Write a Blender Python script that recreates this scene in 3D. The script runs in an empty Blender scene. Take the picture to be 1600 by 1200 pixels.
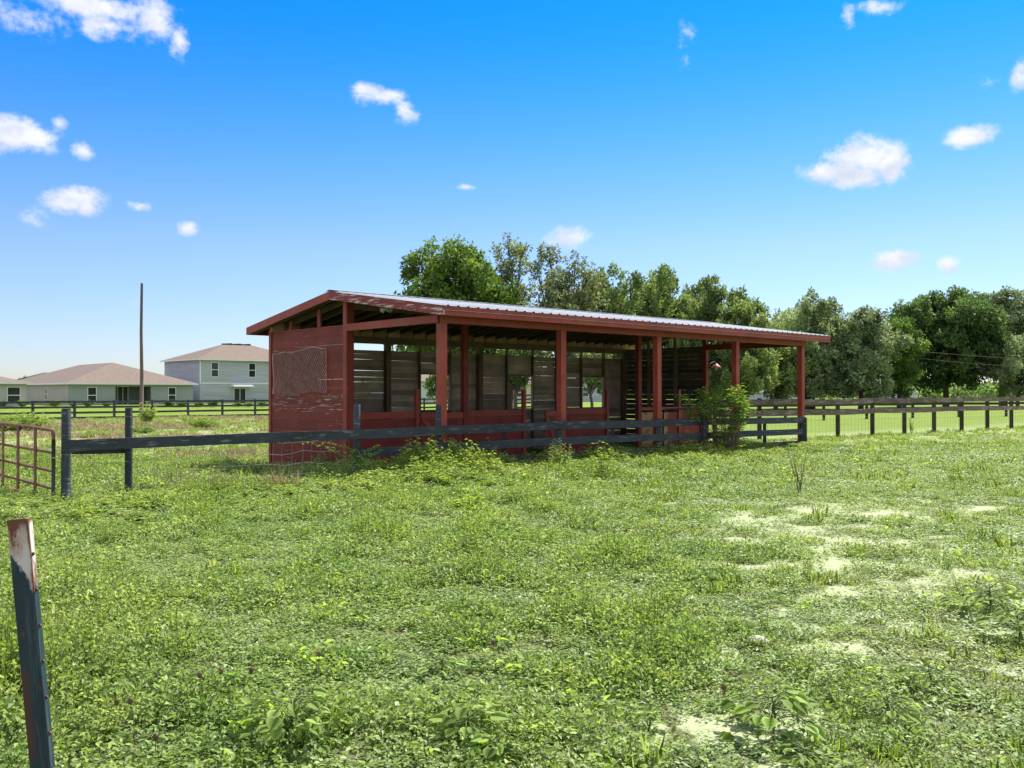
import bpy, math, random
import numpy as np
from mathutils import Vector, Matrix, noise

random.seed(7)
rng = np.random.default_rng(11)
R = math.radians
scene = bpy.context.scene
COL = scene.collection

# ------------------------------------------------------------------ camera
F = 1420.0          # focal length in photograph pixels (1600 wide)
HOR = 612.0         # horizon row
CH = 1.5            # camera height
cam_d = bpy.data.cameras.new('camera')
cam = bpy.data.objects.new('camera', cam_d)
COL.objects.link(cam)
cam.location = (0, 0, CH)
cam_d.sensor_width = 36.0
cam_d.lens = F / 1600 * 36
cam_d.clip_end = 5000
cam.rotation_euler = (R(90) + math.atan((HOR - 600) / F), 0, 0)
scene.camera = cam
scene.render.resolution_x = 1024
scene.render.resolution_y = 768

# ------------------------------------------------------------------ light
SUN_AZ = 37.0       # degrees clockwise from +Y (away from the camera, to the right)
SUN_EL = 52.0
sd = bpy.data.lights.new('sun', 'SUN')
sd.energy = 4.6
sd.angle = R(0.55)
sd.color = (1.0, 0.95, 0.86)
sun = bpy.data.objects.new('sun', sd)
COL.objects.link(sun)
sv = Vector((math.sin(R(SUN_AZ)) * math.cos(R(SUN_EL)), math.cos(R(SUN_AZ)) * math.cos(R(SUN_EL)), math.sin(R(SUN_EL))))
sun.rotation_euler = sv.to_track_quat('Z', 'Y').to_euler()
sun.location = sv * 50
scene.view_settings.view_transform = 'Standard'
scene.view_settings.look = 'None'
scene.view_settings.exposure = 1.12
scene.view_settings.gamma = 1.0

world = bpy.data.worlds.new('World')
scene.world = world
world.use_nodes = True


class NT:
    """small node helper"""
    def __init__(s, nt):
        s.nt = nt
        nt.nodes.clear()

    def n(s, typ, **kw):
        nd = s.nt.nodes.new(typ)
        for k, v in kw.items():
            if k.startswith('i_'):
                key = k[2:]
                sock = nd.inputs[int(key)] if key.isdigit() else nd.inputs[key.replace('_', ' ')]
                s.put(sock, v)
            else:
                setattr(nd, k, v)
        return nd

    def put(s, sock, v):
        if isinstance(v, bpy.types.NodeSocket):
            s.nt.links.new(v, sock)
        else:
            sock.default_value = v

    def math(s, op, a, b=None, c=None, clamp=False):
        nd = s.nt.nodes.new('ShaderNodeMath')
        nd.operation = op
        nd.use_clamp = clamp
        s.put(nd.inputs[0], a)
        if b is not None:
            s.put(nd.inputs[1], b)
        if c is not None:
            s.put(nd.inputs[2], c)
        return nd.outputs[0]

    def vmath(s, op, a, b=None):
        nd = s.nt.nodes.new('ShaderNodeVectorMath')
        nd.operation = op
        s.put(nd.inputs[0], a)
        if b is not None:
            s.put(nd.inputs[1], b)
        return nd.outputs['Value'] if op in ('LENGTH', 'DOT_PRODUCT') else nd.outputs[0]

    def mix(s, fac, a, b, mode='MIX'):
        nd = s.nt.nodes.new('ShaderNodeMix')
        nd.data_type = 'RGBA'
        nd.blend_type = mode
        nd.clamp_factor = True
        s.put(nd.inputs[0], fac)
        s.put(nd.inputs[6], a)
        s.put(nd.inputs[7], b)
        return nd.outputs[2]

    def smooth(s, v, lo, hi, to0=0.0, to1=1.0):
        nd = s.nt.nodes.new('ShaderNodeMapRange')
        nd.interpolation_type = 'SMOOTHSTEP'
        s.put(nd.inputs[0], v)
        nd.inputs[1].default_value = lo
        nd.inputs[2].default_value = hi
        nd.inputs[3].default_value = to0
        nd.inputs[4].default_value = to1
        return nd.outputs[0]

    def noise(s, vec, scale, detail=3.0, rough=0.55, dist=0.0):
        nd = s.nt.nodes.new('ShaderNodeTexNoise')
        s.put(nd.inputs['Vector'], vec)
        nd.inputs['Scale'].default_value = scale
        nd.inputs['Detail'].default_value = detail
        nd.inputs['Roughness'].default_value = rough
        nd.inputs['Distortion'].default_value = dist
        return nd.outputs[0]

    def mapping(s, vec, scale=(1, 1, 1), loc=(0, 0, 0)):
        nd = s.nt.nodes.new('ShaderNodeMapping')
        s.put(nd.inputs[0], vec)
        nd.inputs['Scale'].default_value = scale
        nd.inputs['Location'].default_value = loc
        return nd.outputs[0]


def c4(c):
    return (c[0], c[1], c[2], 1.0)


# sky with small cumulus clouds, placed by compass direction and elevation
w = NT(world.node_tree)
out = w.n('ShaderNodeOutputWorld')
bg = w.n('ShaderNodeBackground')
w.nt.links.new(bg.outputs[0], out.inputs[0])
sky = w.n('ShaderNodeTexSky', sky_type='NISHITA', sun_disc=False)
sky.sun_elevation = R(SUN_EL)
sky.sun_rotation = R(SUN_AZ)
sky.altitude = 0
sky.air_density = 1.0
sky.dust_density = 0.3
sky.ozone_density = 3.0
tc = w.n('ShaderNodeTexCoord')
sep = w.n('ShaderNodeSeparateXYZ', i_0=tc.outputs['Generated'])
az = w.math('ARCTAN2', sep.outputs[0], sep.outputs[1])
el = w.math('ARCSINE', sep.outputs[2])
ae = w.n('ShaderNodeCombineXYZ', i_0=az, i_1=el).outputs[0]
cl = [  # photograph column, row, half width, half height, strength
    (140, 8, 160, 26, .8), (240, 28, 55, 36, .75), (278, 62, 20, 30, .6), (165, 38, 60, 24, .75), (45, 20, 80, 28, .5),
    (30, 210, 78, 30, 1.0), (-40, 215, 60, 36, 1.0), (90, 193, 17, 17, .7), (125, 235, 25, 17, .85), (117, 310, 60, 26, 1.0),
    (135, 327, 30, 15, .8), (213, 323, 26, 10, .6), (289, 356, 20, 13, .75),
    (600, 150, 48, 17, .65), (634, 172, 24, 20, .6), (575, 138, 34, 10, .6), (887, 371, 40, 20, .8), (730, 291, 22, 5, .4),
    (1345, 245, 76, 34, 1.0), (1290, 268, 48, 22, .9), (1395, 257, 38, 30, 1.0), (1340, 270, 60, 24, .9),
    (1522, 213, 46, 20, .9), (1400, 407, 43, 19, .95), (1482, 416, 23, 16, .85),
    (1385, 8, 50, 15, .55), (1328, 25, 14, 20, .5), (1600, 118, 22, 26, .6), (1540, 130, 20, 10, .4), (1070, 65, 16, 34, .26),
    (45, 335, 26, 14, .28), (225, 470, 38, 14, .25)]
mx = None
und = None
warp = w.noise(ae, 26.0, 5, 0.62)
warp2 = w.noise(w.mapping(ae, (1, 1.3, 1), (3, 8, 0)), 70.0, 5, 0.6)
for (px, py, rx, ry, st) in cl:
    a0 = math.atan2(px - 800, F)
    e0 = math.atan2(HOR - py, math.hypot(F, px - 800))
    k = math.cos(a0)
    v = w.vmath('MULTIPLY', w.vmath('SUBTRACT', ae, (a0, e0, 0)), (F / (1.04 * rx * k * k), F / (1.08 * ry * k), 0))
    m = w.math('MULTIPLY_ADD', w.vmath('LENGTH', v), -st, st)
    dz = w.math('MULTIPLY', w.math('MULTIPLY_ADD', el, -F / (1.08 * ry * k), e0 * F / (1.08 * ry * k)), w.math('MULTIPLY', w.smooth(m, 0.02, 0.3), 1.0))
    und = dz if und is None else w.math('ADD', und, dz)
    mx = m if mx is None else w.math('MAXIMUM', mx, m)
dens = w.math('ADD', w.math('ADD', mx, w.math('MULTIPLY_ADD', warp, 1.6, -0.80)), w.math('MULTIPLY_ADD', warp2, 0.9, -0.45))
cmask = w.smooth(dens, -0.02, 0.72)
cmask = w.math('MULTIPLY', cmask, w.smooth(mx, -0.30, 0.22))
# unseen broken cloud overhead and behind the camera, added to lift the fill light
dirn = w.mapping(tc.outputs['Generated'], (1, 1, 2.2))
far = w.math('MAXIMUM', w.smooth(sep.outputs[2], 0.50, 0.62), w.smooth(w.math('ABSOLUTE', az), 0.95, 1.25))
fill_cloud = w.math('MULTIPLY', w.smooth(w.noise(dirn, 3.2, 6, 0.62), 0.40, 0.56), far)
cmask = w.math('MAXIMUM', cmask, fill_cloud)
# grade of the clear sky: deeper blue overhead, pale at the horizon
grade = w.n('ShaderNodeValToRGB', i_0=w.smooth(el, -0.02, 0.42))
grade.color_ramp.interpolation = 'LINEAR'
cr = grade.color_ramp.elements
cr[0].position = 0.0
cr[0].color = (0.56, 0.585, 0.72, 1)
cr[1].position = 1.0
cr[1].color = (0.03, 0.48, 1.15, 1)
e = cr.new(0.35)
e.color = (0.50, 0.585, 0.82, 1)
e = cr.new(0.7)
e.color = (0.24, 0.54, 0.96, 1)
SKY_S = 0.10
base = w.mix(1.0, sky.outputs[0], grade.outputs[0], 'MULTIPLY')
cshade = w.noise(w.mapping(ae, (1, 1.4, 1), (0, 0.01, 0)), 30.0, 4, 0.6)
ccol = w.mix(w.smooth(cshade, 0.35, 0.62), (3.5, 3.8, 4.5, 1), (4.5, 4.6, 4.75, 1))
ccol = w.mix(w.smooth(w.math('ADD', und, w.math('MULTIPLY_ADD', warp2, 0.8, -0.4)), 0.0, 0.9, 0, 0.55), ccol, (2.9, 3.25, 4.1, 1))
ccol = w.mix(far, ccol, (5.6, 5.6, 5.7, 1))  # brighter colour for the added fill clouds
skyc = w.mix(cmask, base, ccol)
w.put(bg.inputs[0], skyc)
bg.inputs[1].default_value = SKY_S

# ------------------------------------------------------------------ geometry helpers
U = Vector((0.744, 0.668, 0)).normalized()
Vv = Vector((-U.y, U.x, 0))
ANG = math.atan2(U.y, U.x)


def smooth01(x, a, b):
    t = min(1.0, max(0.0, (x - a) / (b - a)))
    return t * t * (3 - 2 * t)


def ground_z(x, y):
    s = (x + 6.05) * Vv.x + (y - 12.3) * Vv.y
    z = -0.44 * smooth01(s, 0.5, 9.5) * (1 - smooth01(x, -4, 6)) * (1 - smooth01(y, 78, 98))
    if abs(x) < 40 and y < 60:
        z += 0.035 * noise.noise(Vector((x * .45, y * .45, 0))) + 0.015 * noise.noise(Vector((x * 1.7, y * 1.7, 3)))
    return z


def W(px, py, d):
    """world point seen at a photograph pixel, at depth d"""
    return Vector(((px - 800) / F * d, d, CH + (HOR - py) / F * d))


def p2g(px, py):
    z = 0.0
    for _ in range(6):
        d = (CH - z) * F / (py - HOR)
        x = (px - 800) / F * d
        z = ground_z(x, d)
    return Vector((x, d, z))


class MB:
    def __init__(s):
        s.v, s.f, s.m, s.t, s.sm = [], [], [], [], []

    def add(s, vs, fs, mi=0, tone=None, smooth=False):
        b = len(s.v)
        tone = random.random() if tone is None else tone
        s.v += [tuple(p) for p in vs]
        for f in fs:
            s.f.append([b + i for i in f])
            s.m.append(mi)
            s.t.append(tone)
            s.sm.append(smooth)

    def box(s, a, b, mi=0, tone=None):
        x0, y0, z0 = (min(a[i], b[i]) for i in range(3))
        x1, y1, z1 = (max(a[i], b[i]) for i in range(3))
        vs = [(x0, y0, z0), (x1, y0, z0), (x1, y1, z0), (x0, y1, z0), (x0, y0, z1), (x1, y0, z1), (x1, y1, z1), (x0, y1, z1)]
        s.add(vs, [(0, 3, 2, 1), (4, 5, 6, 7), (0, 1, 5, 4), (1, 2, 6, 5), (2, 3, 7, 6), (3, 0, 4, 7)], mi, tone)

    def beam(s, p0, p1, wd, ht, up=(0, 0, 1), mi=0, tone=None, off=0.0):
        """bar from p0 to p1, width wd sideways, height ht along up (centred, shifted off along up)"""
        p0, p1, up = Vector(p0), Vector(p1), Vector(up)
        d = (p1 - p0).normalized()
        sd_ = d.cross(up).normalized()
        u = sd_.cross(d).normalized()
        vs = []
        for p in (p0, p1):
            for a, b in ((-1, -1), (1, -1), (1, 1), (-1, 1)):
                vs.append(p + sd_ * (a * wd / 2) + u * (b * ht / 2 + off))
        s.add(vs, [(0, 3, 2, 1), (4, 5, 6, 7), (0, 1, 5, 4), (1, 2, 6, 5), (2, 3, 7, 6), (3, 0, 4, 7)], mi, tone)

    def tube(s, pts, rad, n=8, mi=0, tone=None, cap=True):
        pts = [Vector(p) for p in pts]
        if not hasattr(rad, '__len__'):
            rad = [rad] * len(pts)
        ref = Vector((0.31, 0.52, 0.8)).normalized()
        vs = []
        m_ = len(pts)
        for i, p in enumerate(pts):
            d = (pts[min(i + 1, m_ - 1)] - pts[max(i - 1, 0)])
            d = d.normalized() if d.length > 1e-9 else Vector((0, 0, 1))
            a = d.cross(ref)
            if a.length < 0.05:
                a = d.cross(Vector((1, 0, 0)))
            a.normalize()
            b = d.cross(a)
            for k in range(n):
                t = 2 * math.pi * k / n
                vs.append(p + (a * math.cos(t) + b * math.sin(t)) * rad[i])
        fs = []
        for i in range(m_ - 1):
            for k in range(n):
                k2 = (k + 1) % n
                fs.append((i * n + k, i * n + k2, (i + 1) * n + k2, (i + 1) * n + k))
        s.add(vs, fs, mi, tone, True)
        if cap:
            b = len(s.v) - len(vs)
            tn = s.t[-1]
            for ring, rev in ((0, False), (m_ - 1, True)):
                idx = [b + ring * n + k for k in range(n)]
                s.f.append(idx[::-1] if rev else idx)
                s.m.append(mi)
                s.t.append(tn)
                s.sm.append(False)

    def lathe(s, c, prof, n=20, mi=0, tone=None):
        vs = []
        for (r, z) in prof:
            for k in range(n):
                t = 2 * math.pi * k / n
                vs.append((c[0] + r * math.cos(t), c[1] + r * math.sin(t), c[2] + z))
        fs = []
        for i in range(len(prof) - 1):
            for k in range(n):
                k2 = (k + 1) % n
                fs.append((i * n + k, i * n + k2, (i + 1) * n + k2, (i + 1) * n + k))
        s.add(vs, fs, mi, tone, True)

    def leaves(s, P, D, N, L, Wd, mi=0, tone=None, fold=0.25, droop=0.15):
        V_, F_, T_ = leaf_arrays(np.asarray(P), np.asarray(D), np.asarray(N), np.asarray(L), np.asarray(Wd), fold, droop)
        b = len(s.v)
        s.v += [tuple(x) for x in V_.tolist()]
        tn = T_ if tone is None else np.full(len(F_), tone)
        for f, t in zip(F_.tolist(), tn.tolist()):
            s.f.append([b + i for i in f])
            s.m.append(mi)
            s.t.append(t)
            s.sm.append(False)

    def mesh(s, name, mats):
        me = bpy.data.meshes.new(name)
        me.from_pydata(s.v, [], s.f)
        for m in mats:
            me.materials.append(m)
        n = len(s.f)
        me.polygons.foreach_set('material_index', s.m)
        me.polygons.foreach_set('use_smooth', s.sm)
        at = me.attributes.new('tone', 'FLOAT', 'FACE')
        at.data.foreach_set('value', s.t)
        me.update()
        return me

    def build(s, name, mats, parent=None, loc=None):
        if not isinstance(mats, (list, tuple)):
            mats = [mats]
        o = bpy.data.objects.new(name, s.mesh(name, mats))
        COL.objects.link(o)
        if parent is not None:
            o.parent = parent
        if loc is not None:
            o.location = loc
        return o


def unit(a):
    return a / np.maximum(1e-9, np.linalg.norm(a, axis=1, keepdims=True))


def leaf_arrays(P, D, N, L, Wd, fold=0.25, droop=0.15):
    n = len(P)
    D = unit(D)
    S = unit(np.cross(D, N))
    N = np.cross(S, D)
    L = np.broadcast_to(L, (n,))[:, None]
    Wd = np.broadcast_to(Wd, (n,))[:, None]
    b = P
    mid = P + D * L * 0.45
    r = mid + S * Wd * 0.5 + N * Wd * fold
    l_ = mid - S * Wd * 0.5 + N * Wd * fold
    t = P + D * L - N * L * droop
    V_ = np.stack([b, r, t, l_], 1).reshape(-1, 3)
    i = np.arange(n)[:, None] * 4
    F_ = np.stack([i + [0, 1, 2], i + [0, 2, 3]], 1).reshape(-1, 3)
    T_ = np.repeat(rng.random(n), 2)
    return V_, F_, T_


def np_mesh(name, V_, F_, T_, mat):
    me = bpy.data.meshes.new(name)
    me.vertices.add(len(V_))
    me.vertices.foreach_set('co', np.ascontiguousarray(V_, dtype=np.float32).ravel())
    me.loops.add(F_.size)
    me.loops.foreach_set('vertex_index', F_.astype(np.int32).ravel())
    me.polygons.add(len(F_))
    me.polygons.foreach_set('loop_start', np.arange(0, F_.size, F_.shape[1], dtype=np.int32))
    me.materials.append(mat)
    me.update(calc_edges=True)
    at = me.attributes.new('tone', 'FLOAT', 'FACE')
    at.data.foreach_set('value', np.ascontiguousarray(T_, dtype=np.float32))
    return me


def link(name, me, parent=None, loc=None):
    o = bpy.data.objects.new(name, me)
    COL.objects.link(o)
    if parent is not None:
        o.parent = parent
    if loc is not None:
        o.location = loc
    return o


def tag(o, label=None, cat=None, group=None, kind=None):
    if label:
        o['label'] = label
    if cat:
        o['category'] = cat
    if group:
        o['group'] = group
    if kind:
        o['kind'] = kind
    return o


def empty(name, loc=(0, 0, 0), rz=0.0, label=None, cat=None, group=None):
    o = bpy.data.objects.new(name, None)
    COL.objects.link(o)
    o.location = loc
    o.rotation_euler = (0, 0, rz)
    o.empty_display_size = 0.3
    return tag(o, label, cat, group)


def copy_tree(o, parent=None):
    kids = [c for c in bpy.data.objects if c.parent == o]
    c = o.copy()
    COL.objects.link(c)
    if parent is not None:
        c.parent = parent
    for k in kids:
        copy_tree(k, c)
    return c


# ------------------------------------------------------------------ materials
def mat(name, col, rough=0.8, col2=None, nscale=(1, 1, 1), nsz=4.0, var=0.25, tone=0.35, layers=(), bump=0.0,
        metallic=0.0, spec=0.3, coord='Object', grain=None, outside=None, custom=None):
    m = bpy.data.materials.new(name)
    m.use_nodes = True
    g = NT(m.node_tree)
    o = g.n('ShaderNodeOutputMaterial')
    p = g.n('ShaderNodeBsdfPrincipled')
    g.nt.links.new(p.outputs[0], o.inputs[0])
    t = g.n('ShaderNodeTexCoord')
    if coord == 'World':
        vec = g.n('ShaderNodeNewGeometry').outputs['Position']
    else:
        vec = t.outputs['Object']
    mp = g.mapping(vec, nscale)
    nz = g.noise(mp, nsz, 5, 0.6)
    c = g.mix(g.smooth(nz, 0.3, 0.7), c4(col), c4(col2 or [x * (1 - var) for x in col]))
    if grain:
        gz = g.noise(g.mapping(vec, grain), 1.0, 6, 0.65)
        c = g.mix(g.smooth(gz, 0.42, 0.62, 0, 0.55), c, c4([x * 0.55 for x in col]))
    if outside:
        ge = g.n('ShaderNodeNewGeometry')
        dn = g.vmath('DOT_PRODUCT', ge.outputs['Normal'], outside[0])
        c = g.mix(g.smooth(dn, 0.4, 0.6), c, c4(outside[1]))
    for (lc, lsc, lsz, lo, hi, amt) in layers:
        lz = g.noise(g.mapping(vec, lsc, (5.2, 1.3, 7.7)), lsz, 6, 0.65)
        c = g.mix(g.smooth(lz, lo, hi, 0, amt), c, c4(lc))
    if custom:
        c = custom(g, vec, c)
    if tone:
        at = g.n('ShaderNodeAttribute', attribute_name='tone')
        k = g.math('MULTIPLY_ADD', at.outputs['Fac'], tone, 1 - tone / 2)
        c = g.mix(1.0, c, g.n('ShaderNodeCombineColor', i_0=k, i_1=k, i_2=k).outputs[0], 'MULTIPLY')
    g.put(p.inputs['Base Color'], c)
    p.inputs['Roughness'].default_value = rough
    p.inputs['Metallic'].default_value = metallic
    p.inputs['Specular IOR Level'].default_value = spec
    if bump:
        bz = g.noise(mp, nsz * 3, 5, 0.7)
        bn = g.n('ShaderNodeBump', i_Height=bz)
        bn.inputs['Strength'].default_value = bump
        bn.inputs['Distance'].default_value = 0.01
        g.put(p.inputs['Normal'], bn.outputs[0])
    return m


def mat_leaf(name, cols, trans=0.4, rough=0.5, wscale=0.5, tcol=None, spec=0.35):
    """cols: list of colours picked per instance, per leaf and by patches on the ground"""
    m = bpy.data.materials.new(name)
    m.use_nodes = True
    g = NT(m.node_tree)
    o = g.n('ShaderNodeOutputMaterial')
    p = g.n('ShaderNodeBsdfPrincipled')
    tr = g.n('ShaderNodeBsdfTranslucent')
    mixs = g.n('ShaderNodeMixShader')
    oi = g.n('ShaderNodeObjectInfo')
    at = g.n('ShaderNodeAttribute', attribute_name='tone')
    pos = g.n('ShaderNodeNewGeometry').outputs['Position']
    nz = g.noise(pos, wscale, 3, 0.6)
    f = g.math('ADD', g.math('MULTIPLY', g.smooth(nz, 0.25, 0.75), 0.5),
               g.math('ADD', g.math('MULTIPLY', oi.outputs['Random'], 0.25), g.math('MULTIPLY', at.outputs['Fac'], 0.25)))
    rp = g.n('ShaderNodeValToRGB', i_0=f)
    el_ = rp.color_ramp.elements
    n = len(cols)
    el_[0].position, el_[0].color = 0.1, c4(cols[0])
    el_[1].position, el_[1].color = 0.9, c4(cols[-1])
    for i in range(1, n - 1):
        e_ = el_.new(0.1 + 0.8 * i / (n - 1))
        e_.color = c4(cols[i])
    c = rp.outputs[0]
    k = g.math('MULTIPLY_ADD', at.outputs['Fac'], 0.9, 0.5)
    c = g.mix(1.0, c, g.n('ShaderNodeCombineColor', i_0=k, i_1=k, i_2=k).outputs[0], 'MULTIPLY')
    g.put(p.inputs['Base Color'], c)
    p.inputs['Roughness'].default_value = rough
    p.inputs['Specular IOR Level'].default_value = spec
    tcx = g.mix(1.0, c, c4(tcol or (1.5, 1.5, 0.6)), 'MULTIPLY')
    g.put(tr.inputs[0], tcx)
    mixs.inputs[0].default_value = trans
    g.nt.links.new(p.outputs[0], mixs.inputs[1])
    g.nt.links.new(tr.outputs[0], mixs.inputs[2])
    g.nt.links.new(mixs.outputs[0], o.inputs[0])
    return m


RED = (0.30, 0.045, 0.030)
M = {}
M['red'] = mat('red_barn_paint', (0.26, 0.038, 0.020), 0.6, (0.18, 0.024, 0.014), (1, 1, 1), 2.0, tone=0.25, grain=(3, 3, 60),
               layers=[((0.12, 0.02, 0.014), (.9, .9, 2), 1.0, 0.45, 0.7, 0.5), ((0.42, 0.25, 0.20), (6, 6, 30), 1.0, 0.64, 0.70, 0.6)], bump=0.15)
M['red_post'] = mat('red_post_paint', (0.33, 0.054, 0.028), 0.55, (0.25, 0.038, 0.02), (1, 1, 1), 1.5, tone=0.15, grain=(40, 40, 1.5),
                    layers=[((0.36, 0.10, 0.065), (1.2, 1.2, 1.2), 1.0, 0.42, 0.68, 0.4), ((0.45, 0.27, 0.22), (30, 30, 3), 1.0, 0.66, 0.73, 0.6)], bump=0.1)
M['red_worn'] = mat('worn_red_fascia', (0.25, 0.04, 0.027), 0.6, (0.18, 0.025, 0.02), (1, 1, 1), 3.0, tone=0.1, grain=(3, 3, 60),
                    layers=[((0.62, 0.50, 0.44), (9, 2.2, 26), 1.0, 0.52, 0.60, 0.85)])


def gable_peel(g, vec, c):
    sp = g.n('ShaderNodeSeparateXYZ', i_0=vec)
    z = sp.outputs[2]
    band = g.math('MULTIPLY', g.smooth(z, 0.95, 1.12), g.math('SUBTRACT', 1.0, g.smooth(z, 1.36, 1.52)))
    lz = g.noise(g.mapping(vec, (4, 2.2, 38), (2, 3, 1)), 1.0, 6, 0.7)
    k = g.math('ADD', lz, g.math('MULTIPLY', band, 0.07))
    c = g.mix(g.smooth(k, 0.64, 0.69, 0, 0.75), c, (0.60, 0.50, 0.46, 1))
    return c


M['siding'] = mat('red_board_siding', (0.215, 0.028, 0.015), 0.6, (0.150, 0.018, 0.011), (1, 1, 1), 1.4, tone=0.3, grain=(3, 2, 45),
                  bump=0.15, custom=gable_peel)
M['greywood'] = mat('weathered_bare_boards', (0.43, 0.355, 0.275), 0.85, (0.27, 0.22, 0.165), (1, 1, 1), 2.5, tone=0.7,
                    grain=(2.5, 2.5, 70), layers=[((0.30, 0.28, 0.25), (1.5, 1.5, 20), 1.0, 0.55, 0.7, 0.5)],
                    outside=(tuple(Vv), (0.27, 0.04, 0.03)))
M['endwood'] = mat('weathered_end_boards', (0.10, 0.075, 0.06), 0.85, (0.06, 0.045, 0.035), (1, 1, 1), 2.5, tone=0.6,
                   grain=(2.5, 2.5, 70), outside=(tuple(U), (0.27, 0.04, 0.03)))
M['rafter'] = mat('pale_rafter_pine', (0.14, 0.105, 0.07), 0.8, (0.09, 0.068, 0.045), (1, 1, 1), 2, tone=0.5)
M['block'] = mat('eave_bounce_peach', (0.42, 0.27, 0.18), 0.8, (0.32, 0.2, 0.13), tone=0.5)  # light bounced onto the rear soffit, painted as a pale peach
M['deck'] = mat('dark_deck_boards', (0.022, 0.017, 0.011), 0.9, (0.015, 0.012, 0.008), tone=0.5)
M['rawwood'] = mat('raw_pine_framing', (0.22, 0.155, 0.09), 0.8, (0.14, 0.10, 0.06), (1, 1, 1), 2, tone=0.5, grain=(8, 2, 40))
M['plywood'] = mat('tan_plywood', (0.45, 0.28, 0.12), 0.7, (0.36, 0.20, 0.08), (1, 1, 1), 1.5, tone=0.1,
                   layers=[((0.16, 0.08, 0.03), (2.2, 2.2, 6.0), 1.6, 0.50, 0.56, 0.75)])
M['metalroof'] = mat('galvanised_roof', (0.50, 0.52, 0.53), 0.45, (0.40, 0.41, 0.42), (1, 1, 1), 0.8, metallic=0.1, tone=0.06, spec=0.5,
                     layers=[((0.35, 0.30, 0.26), (8, .8, 8), 1.0, 0.62, 0.75, 0.35)])
M['blackfence'] = mat('black_fence_paint', (0.046, 0.057, 0.062), 0.7, (0.026, 0.034, 0.038), (1, 1, 1), 2, tone=0.5, grain=(5, 5, 50),
                      layers=[((0.24, 0.25, 0.25), (2.5, 2.5, 16), 1.4, 0.55, 0.68, 0.6)], bump=0.3, coord='World')
M['brownfence'] = mat('weathered_brown_fence', (0.16, 0.12, 0.095), 0.85, (0.09, 0.07, 0.055), (1, 1, 1), 2, tone=0.5, grain=(3, 3, 50),
                      coord='World', layers=[((0.24, 0.21, 0.18), (2, 2, 10), 1.0, 0.5, 0.6, 0.6)])
M['mosspost'] = mat('dark_mossy_post', (0.05, 0.045, 0.025), 0.9, (0.03, 0.03, 0.015), (1, 1, 1), 3, tone=0.4, coord='World')
M['wire'] = mat('galvanised_wire', (0.30, 0.29, 0.26), 0.5, metallic=0.6, tone=0.2)
M['rope'] = mat('off_white_rope', (0.60, 0.46, 0.40), 0.9, (0.42, 0.28, 0.23), nsz=6, tone=0.3)
M['rustred'] = mat('rusty_red_pipe', (0.20, 0.065, 0.04), 0.6, (0.13, 0.05, 0.035), nsz=6, tone=0.3,
                   layers=[((0.30, 0.20, 0.16), (8, 8, 8), 1.0, 0.56, 0.62, 0.8)], coord='World')
M['darkpipe'] = mat('dark_green_pipe', (0.035, 0.05, 0.05), 0.5, (0.05, 0.04, 0.035), nsz=8, tone=0.2, coord='World',
                    layers=[((0.14, 0.10, 0.08), (8, 8, 8), 1.0, 0.6, 0.68, 0.7)])
M['blackpipe'] = mat('black_pipe', (0.02, 0.02, 0.022), 0.5, tone=0.2)
M['pole'] = mat('weathered_pole', (0.17, 0.13, 0.105), 0.9, (0.10, 0.08, 0.065), (8, 8, 0.8), 1, tone=0.1)
M['stucco_beige'] = mat('beige_stucco', (0.44, 0.42, 0.37), 0.9, nsz=0.7, var=0.08, tone=0.04)
M['stucco_green'] = mat('grey_green_stucco', (0.29, 0.315, 0.30), 0.9, nsz=0.7, var=0.08, tone=0.04)
M['stucco_blue'] = mat('blue_grey_siding', (0.43, 0.455, 0.48), 0.85, nsz=0.7, var=0.06, tone=0.04, grain=(0.2, 0.2, 8))
M['stucco_pale'] = mat('pale_stucco', (0.55, 0.57, 0.55), 0.9, nsz=0.7, var=0.08, tone=0.04)
M['stucco_cream'] = mat('cream_stucco', (0.62, 0.56, 0.38), 0.9, nsz=0.7, var=0.08, tone=0.04)
M['trim'] = mat('white_trim', (0.72, 0.72, 0.70), 0.7, tone=0.05, var=0.05)
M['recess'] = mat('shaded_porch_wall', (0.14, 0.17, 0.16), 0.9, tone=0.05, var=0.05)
M['shingle'] = mat('brown_shingles', (0.175, 0.132, 0.098), 0.9, (0.135, 0.10, 0.076), (1, 1, 1), 3, tone=0.04,
                   layers=[((0.20, 0.165, 0.145), (6, 6, 6), 1.0, 0.52, 0.6, 0.4), ((0.075, 0.06, 0.053), (9, 9, 9), 1.0, 0.56, 0.62, 0.4)])
M['shingle_dark'] = mat('dark_shingles', (0.08, 0.075, 0.075), 0.9, tone=0.04)
M['glass'] = mat('dark_window_glass', (0.012, 0.02, 0.022), 0.12, var=0.1, tone=0.05, spec=0.6)
M['rock'] = mat('pale_limestone', (0.50, 0.50, 0.42), 0.9, (0.36, 0.36, 0.30), nsz=9, tone=0.05, bump=0.5)
M['bark'] = mat('tree_bark', (0.10, 0.08, 0.06), 0.95, (0.05, 0.04, 0.03), (1, 1, .3), 3, tone=0.2)
M['twig'] = mat('dry_twig', (0.20, 0.15, 0.10), 0.9, (0.12, 0.09, 0.06), nsz=8, tone=0.3)
M['palewood'] = mat('bleached_twig', (0.50, 0.48, 0.40), 0.9, nsz=8, tone=0.3)
M['stem_red'] = mat('reddish_stem', (0.20, 0.13, 0.05), 0.8, (0.14, 0.12, 0.04), nsz=8, tone=0.4)
M['stem_green'] = mat('green_stem', (0.14, 0.19, 0.05), 0.8, nsz=8, tone=0.4)
M['seed'] = mat('brown_seed_head', (0.17, 0.13, 0.06), 0.9, (0.10, 0.075, 0.035), nsz=30, tone=0.3)
M['white_plastic'] = mat('yellowed_white_plastic', (0.50, 0.50, 0.40), 0.4, tone=0.05)
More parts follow.
